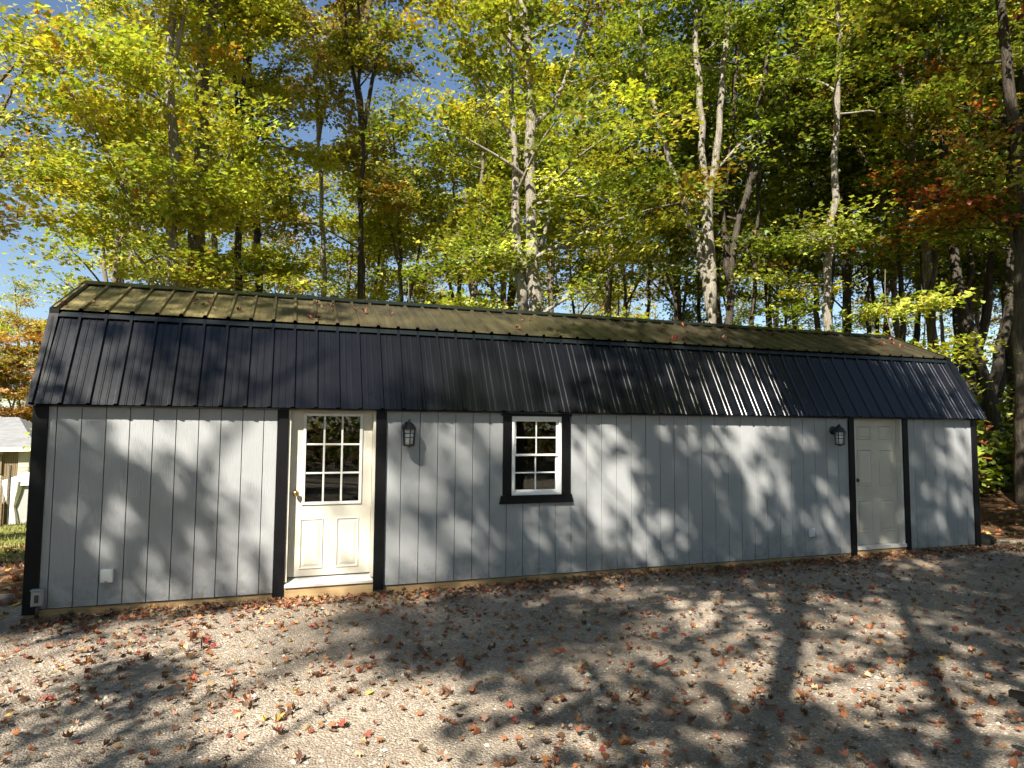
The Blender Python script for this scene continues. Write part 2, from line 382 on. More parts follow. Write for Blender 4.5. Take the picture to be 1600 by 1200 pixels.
# siding boards
def board(x0, x1, z0, z1, y0=0.0, y1=0.0145):
    g = 0.0028; bx = MB(); c = 0.004
    bx.add([(x0+g, y1, z0), (x1-g, y1, z0), (x1-g, y1, z1), (x0+g, y1, z1), (x0+g, y0+c, z0), (x1-g, y0+c, z0), (x1-g, y0+c, z1), (x0+g, y0+c, z1),
            (x0+g+c*.6, y0, z0), (x1-g-c*.6, y0, z0), (x1-g-c*.6, y0, z1), (x0+g+c*.6, y0, z1)],
           [(0, 3, 2, 1), (4, 7, 3, 0), (1, 2, 6, 5), (4, 8, 11, 7), (5, 6, 10, 9), (8, 9, 10, 11), (0, 1, 5, 9, 8, 4), (3, 7, 11, 10, 6, 2)])
    return bx
full = board(0, PITCHW, 0.03, 1.93).mesh('siding_board', 'siding_paint')
xg = 0.174-PITCHW; i = 0
def cut(a, b, holes):
    segs = [(a, b)]
    for h0, h1 in holes:
        segs = [s for p in segs for s in ((p[0], min(p[1], h0)), (max(p[0], h1), p[1])) if s[1]-s[0] > 0.008]
    return segs
while xg < L:
    a, b = max(xg, 0.0), min(xg+PITCHW, L)
    segs = cut(a, b, (D1, D2))
    for s0, s1 in segs:
        if s1 <= WN[0] or s0 >= WN[1]:
            if s1-s0 > PITCHW-1e-4: link('siding_board', full, wall, (s0, 0, 0))
            else: board(s0, s1, 0.03, 1.93).build('siding_board', 'siding_paint', wall)
        else:
            board(s0, s1, 0.03, WZ[0]-0.01).build('siding_board', 'siding_paint', wall)
            for r0, r1 in cut(s0, s1, (WN,)): board(r0, r1, WZ[0]-0.01, 1.93).build('siding_board', 'siding_paint', wall)
    xg += PITCHW
back = MB()
def ztop(y):
    y = min(y, DEP-y)
    return 1.93+(KZ-0.06-1.93)*y/KY if y < KY else KZ-0.06+(RZ-0.055-KZ+0.06)*(y-KY)/(HW-KY)
fb = board(0, PITCHW, 0.03, 1.93, DEP, DEP-0.0145)
fbm = fb.mesh('siding_board', 'siding_paint')
for k in range(59): link('siding_board', fbm, wall, (0.09+k*PITCHW, 0, 0))
yb = 0.02
while yb < DEP-0.03:
    y1 = min(yb+PITCHW, DEP-0.02)
    ys = [yb+0.003, y1-0.003]
    for q in (KY, HW, DEP-KY):
        if yb+0.01 < q < y1-0.01: ys.insert(-1, q)
    poly = [(ys[0], 0.03), (ys[-1], 0.03)]+[(q, ztop(q)) for q in reversed(ys)]
    MB().prism(poly, 'x', 0.004, 0.0215).build('siding_board', 'siding_paint', wall)
    MB().prism(poly, 'x', L-0.0215, L-0.004).build('siding_board', 'siding_paint', wall)
    yb += PITCHW
# black trim
for x0, x1 in ((-0.016, 0.108), (L-0.092, L+0.016)): MB().cbox(x0, x1, -0.02, 0.0, -0.015, 1.925).build('corner_board', 'trim_black', shed)
for x0, x1 in ((-0.0185, 0.0035), (L-0.0035, L+0.0185)):
    MB().box(x0, x1, 0.001, 0.10, -0.015, 1.925).build('corner_board', 'trim_black', shed)
    MB().box(x0, x1, DEP-0.1, DEP, -0.015, 1.925).build('corner_board', 'trim_black', shed)
for x0, x1 in ((2.133, D1[0]), (D1[1], 3.258), (9.70, D2[0]), (D2[1], 10.805)):
    MB().cbox(x0, x1, -0.022, 0.0, -0.01, 1.925).build('door_trim', 'trim_black', shed)
# skid boards along the bottom
for x0, x1 in ((0.0, 1.62), (1.622, D1[0]-0.02), (3.15, 7.0), (7.002, 9.78), (10.72, L)):
    MB().cbox(x0, x1, 0.018, 0.11, -0.20, 0.026, 0.005).build('skid_board', 'skid_wood', shed)
MB().box(0.0, L, DEP-0.11, DEP-0.02, -0.4, 0.019).build('skid_board', 'skid_wood', shed)
MB().box(0.3, L-0.3, HW-0.05, HW+0.05, -0.4, 0.019).build('skid_board', 'skid_wood', shed)

# roof
roof = MB()
def slope_deck(mb, p, q, th):
    d = np.array(q)-np.array(p); n = np.array([d[1], -d[0]]); n /= np.linalg.norm(n)
    if n[1] > 0: n = -n
    poly = [tuple(p), tuple(q), tuple(np.array(q)+n*th), tuple(np.array(p)+n*th)]
    mb.prism(poly, 'x', 0.0, L)
off = 0.012
P_E, P_K0, P_K1, P_R = (-0.100, ZE), (0.415, 2.845), (KY-0.012, KZ), (HW, RZ)
mir = lambda p: (DEP-p[0], p[1])
slope_deck(roof, (-0.082, ZE-0.002), (0.425, 2.835), 0.03); slope_deck(roof, (KY+0.012, KZ-0.014), (HW-0.004, RZ-0.018), 0.03)
slope_deck(roof, (DEP+0.082, ZE-0.002), (DEP-0.425, 2.835), 0.03); slope_deck(roof, (DEP-KY-0.012, KZ-0.014), (HW+0.004, RZ-0.018), 0.03)
roof = roof.build('roof', 'roof_trim', shed)
def panel_mesh(p, q, npitch, mat, minor=True):
    p, q = np.array(p), np.array(q); d = q-p; n = np.array([-d[1], d[0]]); n /= np.linalg.norm(n)
    if n[1] < 0: n = -n
    pr = []
    for k in range(npitch):
        o = k*0.2286
        pr += [(o, 0), (o+0.012, 0.024), (o+0.036, 0.024), (o+0.048, 0)]
        if minor:
            for c in (0.105, 0.17): pr += [(o+c-0.011, 0), (o+c-0.005, 0.0045), (o+c+0.005, 0.0045), (o+c+0.011, 0)]
        else:
            for c in (0.105, 0.17): pr += [(o+c-0.011, 0), (o+c, 0.0022), (o+c+0.011, 0)]
    pr.append((npitch*0.2286-0.0005, 0))
    vs = []
    for u, h in pr:
        for e in (p, q): vs.append((u, *(e+n*(h+off))))
    nb = len(vs)
    for u, h in pr:                       # underside, 1 mm steel
        for e in (p, q): vs.append((u, *(e+n*(h+off-0.0012))))
    fs = [(2*i, 2*i+2, 2*i+3, 2*i+1) for i in range(len(pr)-1)]+[(nb+2*i+1, nb+2*i+3, nb+2*i+2, nb+2*i) for i in range(len(pr)-1)]
    fs += [(2*i, nb+2*i, nb+2*i+2, 2*i+2) for i in range(len(pr)-1)]
    b = MB(); b.add(vs, fs); return b.mesh('roof_panel', mat)
for mat, p, q, mn in (('roof_steel', P_E, P_K0, True), ('roof_steel_moss_sheen', P_K1, P_R, False),
                      ('roof_steel', mir(P_E), mir(P_K0), True), ('roof_steel_moss_sheen', mir(P_K1), mir(P_R), False)):
    m4, m2 = panel_mesh(p, q, 4, mat, mn), panel_mesh(p, q, 2, mat, mn)
    for k in range(13): link('roof_panel', m4, roof, (-0.03+k*0.9144, 0, 0))
    link('roof_panel', m2, roof, (-0.03+13*0.9144, 0, 0))
# ridge cap, knee flashing and rake trim
rc = MB(); 
for s in (1, -1):
    f_ = lambda y, z: (HW+s*(y-HW), z)
    rc.prism([f_(HW-0.15, RZ-0.068+0.036), f_(HW, RZ+0.036), f_(HW, RZ+0.042), f_(HW-0.152, RZ-0.068+0.043)], 'x', -0.05, L+0.05)
rc.build('ridge_cap', 'roof_trim', roof)
for s in (0, 1):
    F = (lambda p: p) if s == 0 else mir
    MB().prism([F((KY-0.045, KZ-0.062)), F((KY-0.006, KZ-0.010)), F((KY+0.03, KZ-0.006)), F((KY+0.03, KZ-0.016)), F((KY+0.0, KZ-0.02)), F((KY-0.034, KZ-0.066))], 'x', -0.03, L+0.03).build('knee_flashing', 'roof_trim', roof)
    for xa, xb in ((-0.048, 0.035), (L-0.035, L+0.048)):
        MB().prism([F((-0.115, ZE-0.012)), F((0.375, 2.85)), F((0.405, 2.85)), F((-0.085, ZE-0.012))], 'x', xa, xb).build('rake_trim', 'trim_black', roof)
        MB().prism([F((KY-0.03, KZ-0.055)), F((KY-0.03, KZ+0.018)), F((HW-0.1, RZ-0.013)), F((HW-0.1, RZ-0.10))], 'x', xa, xb).build('rake_trim', 'trim_black', roof)

# doors ------------------------------------------------------------
def rpanel(parent, x0, x1, z0, z1, y, mat):
    """moulded door panel: raised ring and raised field"""
    b = MB(); w_ = 0.022; h = 0.010
    ring = [(x0, x1, z0, z1, 0), (x0+w_*.4, x1-w_*.4, z0+w_*.4, z1-w_*.4, h), (x0+w_, x1-w_, z0+w_, z1-w_, -0.0),
            (x0+w_*1.5, x1-w_*1.5, z0+w_*1.5, z1-w_*1.5, 0.0005), (x0+w_*2.4, x1-w_*2.4, z0+w_*2.4, z1-w_*2.4, 0.0065)]
    vs = []
    for a0, a1, c0, c1, hh in ring:
        vs += [(a0, y-hh-0.0005, c0), (a1, y-hh-0.0005, c0), (a1, y-hh-0.0005, c1), (a0, y-hh-0.0005, c1)]
    fs = []
    for r in range(len(ring)-1):
        for j in range(4): fs.append((r*4+j, r*4+(j+1) % 4, r*4+4+(j+1) % 4, r*4+4+j))
    fs.append(tuple((len(ring)-1)*4+j for j in range(4)))
    b.add(vs, fs).build('door_panel', mat, parent)
def frame4(x0, x1, z0, z1, t, y0, y1):
    b = MB(); b.cbox(x0, x0+t, y0, y1, z0, z1); b.cbox(x1-t, x1, y0, y1, z0, z1)
    b.cbox(x0+t, x1-t, y0+0.001, y1, z0, z0+t); b.cbox(x0+t, x1-t, y0+0.001, y1, z1-t, z1); return b
SY = 0.075                                # slab face
# half-glazed door
x0, x1 = D1; zt = 1.92
b = MB()
lx0, lx1, lz0, lz1 = 2.425, 2.985, 0.93, 1.845       # glazed opening
s0, s1, sz0, sz1 = x0+0.028, x1-0.03, 0.165, 1.893
b.box(s0, lx0, SY, SY+0.044, sz0, sz1); b.box(lx1, s1, SY, SY+0.044, sz0, sz1)
b.box(lx0, lx1, SY, SY+0.044, sz0, lz0); b.box(lx0, lx1, SY, SY+0.044, lz1, sz1)
door1 = b.build('door', 'door_cream', shed); door1['label'] = 'cream half-glazed door with nine panes'
b = MB(); b.box(x0+0.001, s0-0.003, -0.004, SY+0.06, 0.13, zt); b.box(s1+0.003, x1-0.001, -0.004, SY+0.06, 0.13, zt)
b.box(s0-0.003, s1+0.003, -0.003, SY+0.06, sz1+0.003, zt); b.build('door_frame', 'door_cream', door1)
MB().add(*(lambda y0, y1, za, zb, zc: ([(x0+0.003, y0, za), (x1-0.003, y0, za), (x1-0.003, y0, zb), (x0+0.003, y0, zb), (x0+0.003, y1, za), (x1-0.003, y1, za), (x1-0.003, y1, zc), (x0+0.003, y1, zc)],
         [(0, 1, 2, 3), (3, 2, 6, 7), (4, 7, 6, 5), (0, 3, 7, 4), (1, 5, 6, 2), (0, 4, 5, 1)]))(-0.03, SY+0.05, 0.075, 0.10, 0.16)).build('threshold', 'aluminium', door1)
MB().cbox(x0-0.015, x1+0.005, -0.012, 0.10, -0.18, 0.074, 0.004).build('sill_board', 'skid_wood', door1)
frame4(lx0-0.028, lx1+0.028, lz0-0.028, lz1+0.028, 0.030, SY-0.014, SY+0.01).build('glazing_frame', 'frame_white', door1)
pw, ph = (lx1-lx0)/3, (lz1-lz0)/3
for k in (1, 2):
    MB().cbox(lx0+k*pw-0.010, lx0+k*pw+0.010, SY-0.006, SY+0.012, lz0, lz1).build('muntin', 'frame_white', door1)
    MB().cbox(lx0, lx1, SY-0.0045, SY+0.0115, lz0+k*ph-0.010, lz0+k*ph+0.010).build('muntin', 'frame_white', door1)
for r in range(3):
    for c in range(3):
        MB().box(lx0+c*pw, lx0+(c+1)*pw, SY+0.016, SY+0.02, lz0+r*ph, lz0+(r+1)*ph).build('pane', 'glass', door1)
rpanel(door1, 2.385, 2.625, 0.235, 0.76, SY, 'door_cream'); rpanel(door1, 2.755, 2.995, 0.235, 0.76, SY, 'door_cream')
def knob(parent, x, z, mat):
    b = MB(); b.lathe([(0.032, 0.0), (0.032, 0.005), (0.012, 0.010), (0.011, 0.032), (0.026, 0.042), (0.030, 0.054), (0.024, 0.066), (0.008, 0.070)], (x, SY, z), 16, 'y')
    b.build('knob', mat, parent, True)
knob(door1, 2.335, 1.03, 'brass')
# six-panel door
x0, x1 = D2
s0, s1, sz0, sz1 = x0+0.03, x1-0.032, 0.119, 1.893
SY2 = SY
door2 = MB().box(s0, s1, SY, SY+0.044, sz0, sz1).build('door', 'door_cream', shed); door2['label'] = 'cream six-panel solid door'
b = MB(); b.box(x0+0.001, s0-0.003, -0.004, SY+0.06, 0.115, zt); b.box(s1+0.003, x1-0.001, -0.004, SY+0.06, 0.115, zt)
b.box(s0-0.003, s1+0.003, -0.003, SY+0.06, sz1+0.003, zt); b.build('door_frame', 'frame_white', door2)
MB().cbox(x0+0.003, x1-0.003, -0.03, SY+0.05, 0.065, 0.115).build('threshold', 'aluminium', door2)
MB().cbox(x0-0.005, x1+0.005, -0.010, 0.10, -0.18, 0.064, 0.004).build('sill_board', 'skid_wood', door2)
dw = s1-s0
for c in (0, 1):
    a0 = s0+0.11+c*(dw/2-0.025); a1 = a0+dw/2-0.165
    for z0, z1 in ((0.29, 0.74), (0.94, 1.46), (1.60, 1.80)): rpanel(door2, a0, a1, z0, z1, SY, 'door_cream')
knob(door2, s0+0.05, 1.03, 'bronze')

# window -----------------------------------------------------------
win = MB()
wx0, wx1, wz0, wz1 = WN[0]+0.003, WN[1]-0.003, WZ[0], WZ[1]
win = frame4(wx0, wx1, wz0, wz1, 0.034, -0.012, 0.075).build('window', 'vinyl_white', shed)
MB().cbox(4.596, WN[0], -0.022, 0.0, 0.952, 1.869).build('casing', 'trim_black', win)
MB().cbox(WN[1], 5.437, -0.022, 0.0, 0.952, 1.869).build('casing', 'trim_black', win)
MB().prism([(4.582, 1.87), (5.452, 1.87), (5.468, 1.925), (4.566, 1.925)], 'y', -0.03, 0.0).build('head_casing', 'trim_black', win)
MB().prism([(4.556, 0.858), (5.472, 0.858), (5.452, 0.951), (4.576, 0.951)], 'y', -0.038, 0.0).build('sill', 'trim_black', win)
def sash(z0, z1, y, nm):
    o = frame4(wx0+0.034, wx1-0.034, z0, z1, 0.026, y, y+0.02).build(nm, 'vinyl_white', win)
    a0, a1, c0, c1 = wx0+0.06, wx1-0.06, z0+0.026, z1-0.026
    for q0, q1 in ((a0, (a0+a1)/2), ((a0+a1)/2, a1)):
        for r0, r1 in ((c0, (c0+c1)/2), ((c0+c1)/2, c1)):
            MB().box(q0, q1, y+0.010, y+0.013, r0, r1).build('pane', 'glass', win)
    MB().cbox((a0+a1)/2-0.008, (a0+a1)/2+0.008, y+0.001, y+0.009, c0, c1).build('muntin', 'vinyl_white', win)
    MB().cbox(a0, a1, y+0.002, y+0.0085, (c0+c1)/2-0.008, (c0+c1)/2+0.008).build('muntin', 'vinyl_white', win)
zm = (wz0+wz1)/2+0.005
sash(zm-0.012, wz1-0.034, 0.012, 'sash'); sash(wz0+0.034, zm+0.016, 0.036, 'sash')

# ------------------------------------------------------------------ wall fittings
lan = thing('wall_lantern', 'black wall lantern with frosted glass between window and half-glazed door', 'lantern', (3.485, 0, 1.53), 'wall lanterns on the shed')
b = MB(); b.lathe([(0.058, 0.0), (0.058, 0.012), (0.046, 0.022), (0.012, 0.026)], (0, -0.001, 0.20), 20, 'y'); b.build('back_plate', 'lantern_black', lan, True)
CY = -0.125
b = MB(); b.tube([(0, -0.02, 0.20), (0, -0.06, 0.235), (0, -0.10, 0.262), (0, CY, 0.262)], [0.011, 0.010, 0.010, 0.010], 8); b.build('arm', 'lantern_black', lan, True)
b = MB(); b.lathe([(0.078, 0.175), (0.080, 0.183), (0.068, 0.205), (0.052, 0.228), (0.030, 0.245), (0.014, 0.252), (0.016, 0.272), (0.006, 0.285)], (0, CY, 0), 20); b.build('cap', 'lantern_black', lan, True)
b = MB(); b.lathe([(0.042, 0.014), (0.050, 0.174)], (0, CY, 0), 20); b.build('glass', 'frosted_glass', lan, True)
cage = MB()
for k in range(6):
    a = math.pi/6+k*math.pi/3
    cage.tube([(0.058*math.cos(a), CY+0.058*math.sin(a), 0.006), (0.070*math.cos(a), CY+0.070*math.sin(a), 0.18)], 0.0055, 6)
for z, r in ((0.09, 0.064), (0.135, 0.067)):
    cage.tube([(r*math.cos(t), CY+r*math.sin(t), z) for t in np.linspace(0, 2*math.pi, 21)], 0.005, 6)
cage.build('cage', 'lantern_black', lan)
b = MB(); b.lathe([(0.012, -0.018), (0.02, -0.008), (0.062, 0.0), (0.064, 0.012), (0.03, 0.016)], (0, CY, 0), 20); b.build('base', 'lantern_black', lan, True)
dup(lan, (9.43, 0, 1.53), label='black wall lantern with frosted glass beside the solid six-panel door')

def outlet(label, x, z, w_, h_, d):
    t = thing('outlet_box', label, 'outlet box', (x, 0, z), 'white outlet boxes on the siding')
    MB().cbox(-w_/2, w_/2, -d, -0.001, -h_/2, h_/2, 0.008).build('cover', 'plastic_white', t)
    b = MB(); b.tube([(-w_*.4, -d*0.8, h_/2+0.003), (w_*.4, -d*0.8, h_/2+0.003)], 0.005, 6); b.build('hinge', 'plastic_grey', t)
    b = MB(); b.box(-0.012, 0.012, -d-0.005, -d, -h_/2+0.006, -h_/2+0.016); b.build('latch', 'plastic_grey', t)
outlet('white outlet box low on the siding near the grey power inlet', 0.655, 0.305, 0.105, 0.125, 0.05)
outlet('flat white outlet cover low on the siding below the lantern by the six-panel door', 9.015, 0.345, 0.085, 0.12, 0.03)
inl = thing('power_inlet', 'grey weatherproof power inlet box with dark opening on the black corner board', 'power inlet', (0.115, -0.02, 0.07))
bx = MB(); bx.cbox(-0.048, 0.044, -0.062, -0.001, 0.0, 0.14, 0.012); bx.build('box', 'plastic_grey', inl)
MB().cbox(-0.018, 0.016, -0.066, -0.0625, 0.035, 0.105, 0.001).build('opening', 'plastic_dark', inl)
MB().cbox(-0.052, 0.048, -0.068, -0.001, 0.1405, 0.152, 0.005).build('lid', 'plastic_grey', inl)
b = MB(); b.tube([(0.0, -0.03, 0.0), (0.0, -0.03, -0.06), (-0.01, -0.035, -0.20)], [0.013, 0.013, 0.013], 8); b.build('conduit', 'plastic_dark', inl, True)

# ------------------------------------------------------------------ leaf meshes
TREELEAF = np.array([(0, 0, 0), (0.46, 0.30, 0.10), (0.20, 0.55, 0.05), (0, 1.0, -0.06), (-0.20, 0.55, 0.05), (-0.46, 0.30, 0.10)])
TL_F = [(0, 1, 2, 3), (0, 3, 4, 5)]
MAPLE = np.array([(0, 0, 0), (0.26, -0.06, 0.06), (0.50, 0.20, 0.12), (0.26, 0.36, 0.05), (0.44, 0.66, 0.12), (0.16, 0.62, 0.02), (0, 1.0, 0.08),
                  (-0.16, 0.62, 0.02), (-0.44, 0.66, 0.12), (-0.26, 0.36, 0.05), (-0.50, 0.20, 0.12), (-0.26, -0.06, 0.06)])
MP_F = [(0, 1, 2, 3), (0, 3, 4, 5), (0, 5, 6), (0, 6, 7), (0, 7, 8, 9), (0, 9, 10, 11)]
def leaf_mesh(name, c, nrm, size, col, mat='leaf_live', shape=TREELEAF, faces=TL_F, rng=None, curl=1.0):
    n = len(c); rng = rng or np.random.default_rng(1)
    nrm = nrm/np.linalg.norm(nrm, axis=1, keepdims=True)
    r = rng.normal(size=(n, 3)); u = r-nrm*(r*nrm).sum(1, keepdims=True); u /= np.linalg.norm(u, axis=1, keepdims=True)+1e-9
    v = np.cross(nrm, u)
    sh = shape.copy(); sh[:, 1] -= 0.45
    cz = np.asarray(curl)*np.ones(n)
    P = c[:, None, :]+size[:, None, None]*(sh[None, :, 0:1]*u[:, None, :]+sh[None, :, 1:2]*v[:, None, :]+(sh[None, :, 2:3]*cz[:, None, None])*nrm[:, None, :])
    k = len(shape); lp = np.concatenate([np.array(f) for f in faces]); sz = np.array([len(f) for f in faces])
    loops = (np.arange(n)[:, None]*k+lp[None, :]).ravel(); sizes = np.tile(sz, n)
    me = np_mesh(name, P.reshape(-1, 3), loops, sizes, mat)
    a = me.attributes.new('leafcol', 'FLOAT_COLOR', 'FACE')
    cc = np.concatenate([col, np.ones((n, 1))], 1); a.data.foreach_set('color', np.repeat(cc, len(faces), 0).astype(np.float32).ravel())
    return me
PAL = dict(yg=(0.47, 0.45, 0.07), lime=(0.36, 0.41, 0.06), g=(0.15, 0.19, 0.03), dg=(0.06, 0.085, 0.016), y=(0.58, 0.46, 0.04),
           o=(0.48, 0.20, 0.03), r=(0.42, 0.055, 0.03), rb=(0.30, 0.13, 0.05), p=(0.34, 0.23, 0.12))
def palette(spec, n, rng, var=0.22):
    """spec: dict colour -> weight"""
    ks = list(spec); wt = np.array([spec[k] for k in ks], float); wt /= wt.sum()
    pick = rng.choice(len(ks), n, p=wt); base = np.array([PAL[k] for k in ks])[pick]
    return np.clip(base*rng.lognormal(0, var, (n, 1))*rng.normal(1, 0.07, (n, 3)), 0.005, 0.8)

def tree_parts(rng, stems, crown, leaf_size, per_spray, spec, nspray, spread, z0, bark_n=9):
    """stems: list of (points Nx3 local, radius start, radius end). Returns tube MB and leaf arrays."""
    tb = MB()
    pts_all = []; 
    for k, (p, r0, r1) in enumerate(stems):
        p = np.asarray(p, float)
        # resample with wobble
        seg = np.linalg.norm(np.diff(p, axis=0), axis=1); s = np.concatenate([[0], np.cumsum(seg)])
        n = max(5, int(s[-1]/0.45)); t = np.linspace(0, s[-1], n)
        q = np.stack([np.interp(t, s, p[:, i]) for i in range(3)], 1)
        q[1:-1] += rng.normal(0, 0.016+0.05*r0, q[1:-1].shape)*np.array([1, 1, 0.3])
        rr = np.linspace(r0, r1, n)*(1+rng.normal(0, 0.04, n))
        if k == 0: rr[0] *= 1.45; rr[1] *= 1.12
        tb.tube(q, list(rr), bark_n if r0 > 0.06 else 6)
        for i in range(1, n): pts_all.append((q[i], rr[i], q[min(i+1, n-1)]-q[i-1], k))
    zs = np.array([a[0][2] for a in pts_all]); ok = np.where(zs > z0)[0]
    sprays = []
    nprim = max(4, int(nspray/7)); ph = rng.uniform(0, 6.28)
    for j in range(nprim):
        i = ok[rng.integers(len(ok))]; c0, r, tdir, k = pts_all[i]
        zf = (c0[2]-z0)/max(1e-3, zs.max()-z0)
        ph += 2.4+rng.normal(0, 0.4)
        if math.cos(ph)*-FW[0]+math.sin(ph)*-FW[1] > 0.72 and rng.random() < 0.75: ph += 1.3
        ln = crown*(0.55+0.6*rng.random())*(1.0-0.45*zf); el = rng.uniform(0.05, 0.75)+0.25*zf
        d = np.array([math.cos(ph)*math.cos(el), math.sin(ph)*math.cos(el), math.sin(el)])
        nb = 6; q = [c0.copy()]
        for s_ in range(nb):
            d = d+rng.normal(0, 0.14, 3)+np.array([0, 0, -0.03]); d /= np.linalg.norm(d); q.append(q[-1]+d*ln/nb)
        rb = min(r*0.45, 0.012+0.011*ln)
        tb.tube(q, list(np.linspace(rb, 0.005, nb+1)), 5, cap=False)
        for s_ in range(7):
            f = rng.uniform(0.28, 1.0)*nb; a = int(min(f, nb-1e-6)); b_ = q[a]+(q[a+1]-q[a])*(f-a)
            sd_ = np.cross(d, [0, 0, 1.0]); sd_ /= np.linalg.norm(sd_)+1e-9
            off_ = sd_*rng.normal(0, 0.42*ln*0.6)+d*rng.uniform(0, 0.3)+np.array([0, 0, rng.normal(0.05, 0.18)])
            e = b_+off_
            tb.tube([b_, (b_+e)/2+np.array([0, 0, 0.05]), e], [0.008, 0.006, 0.003], 3, cap=False)
            sprays.append((e, d+off_*0.7))
    for k, (p, r0, r1) in enumerate(stems):            # leafy ends on the limbs
        if k == 0 or len(p) > 7: continue
        p = np.asarray(p, float)
        for q_ in range(9):
            f = rng.uniform(0.35, 1.0)*(len(p)-1); a = int(min(f, len(p)-1.001)); b_ = p[a]+(p[a+1]-p[a])*(f-a)
            e = b_+rng.normal(0, 0.38, 3)*np.array([1, 1, 0.6])
            tb.tube([b_, (b_+e)/2+np.array([0, 0, 0.04]), e], [0.008, 0.006, 0.003], 3, cap=False); sprays.append((e, e-b_+0.01))
    n = len(sprays); C = np.array([s[0] for s in sprays]); D = np.array([s[1] for s in sprays]); D[:, 2] *= 0.3
    D /= np.linalg.norm(D, axis=1, keepdims=True)+1e-9
    S = np.cross(D, np.array([0, 0, 1.0])); S /= np.linalg.norm(S, axis=1, keepdims=True)+1e-9
    up_ = np.cross(S, D)
    up_ = up_+rng.normal(0, 0.22, up_.shape); up_ /= np.linalg.norm(up_, axis=1, keepdims=True)
    size_s = spread*rng.uniform(0.6, 1.3, n)
    cnt = np.maximum(6, (per_spray*(size_s/spread)**1.6*rng.uniform(0.6, 1.3, n)).astype(int))
    ii = np.repeat(np.arange(n), cnt); N_ = len(ii)
    rr = np.sqrt(rng.random(N_)); an = rng.random(N_)*6.283
    # sprays made of a few lobes so the outline stays ragged
    lob = 1+0.45*np.sin(an*3+ii*1.7)+0.25*np.sin(an*5+ii)
    px_, py_ = rr*np.cos(an)*lob, rr*np.sin(an)*lob
    P = C[ii]+size_s[ii, None]*(px_[:, None]*D[ii]*1.15+py_[:, None]*S[ii])+up_[ii]*(rng.normal(0, 0.075, N_)-0.16*size_s[ii]*rr**2)[:, None]
    nr = up_[ii]*0.9+rng.normal(0, 0.42, (N_, 3))+np.array([0, 0, 0.25])
    ls = leaf_size*rng.uniform(0.65, 1.25, N_)
    # colour: branch tint blended with single leaf tint
    cb = palette(spec, n, rng, 0.26)[ii]; cl = palette(spec, N_, rng, 0.25)
    mixf = rng.uniform(0.2, 0.75, N_)[:, None]
    return tb, P, nr, ls, cb*(1-mixf)+cl*mixf

def build_tree(name, label, base, stems, crown, spec, bark, leaf_size=0.115, per_spray=85, nspray=120, spread=0.55, z0=2.6, seed=0, group=None, cat='tree'):
    rng = np.random.default_rng(seed)
    t = thing(name, label, cat, base, group)
    tb, P, nr, ls, col = tree_parts(rng, stems, crown, leaf_size, per_spray, spec, nspray, spread, z0)
    tb.build('trunk', bark, t, True)
    link('crown', leaf_mesh('crown', P, nr, ls, col, rng=rng), t)
    return t

def photo_stem(poly, Z, wpx, top=None, base=False, taper=0.55):
    pts = [at(x, y, Z) for x, y in poly]; r0 = wpx*Z/FPX/2
    if base:
        p = pts[0].copy(); q = pts[1]-pts[0]; g = H(p[0], p[1])
        if q[2] < 0: q = -q
        k = (p[2]-g+0.25)/max(q[2], 1e-3); b0 = p-q*min(k, 1e9)*0.35; b0[2] = g-0.25
        pts.insert(0, b0)
    if top:
        d = pts[-1]-pts[-2]; d /= np.linalg.norm(d)
        while pts[-1][2] < top:
            d = d*0.8+np.array([0.02, 0.0, 0.25]); d /= np.linalg.norm(d); pts.append(pts[-1]+d*1.2)
    return pts, r0*1.05, r0*taper*(0.45 if top else 1.0)

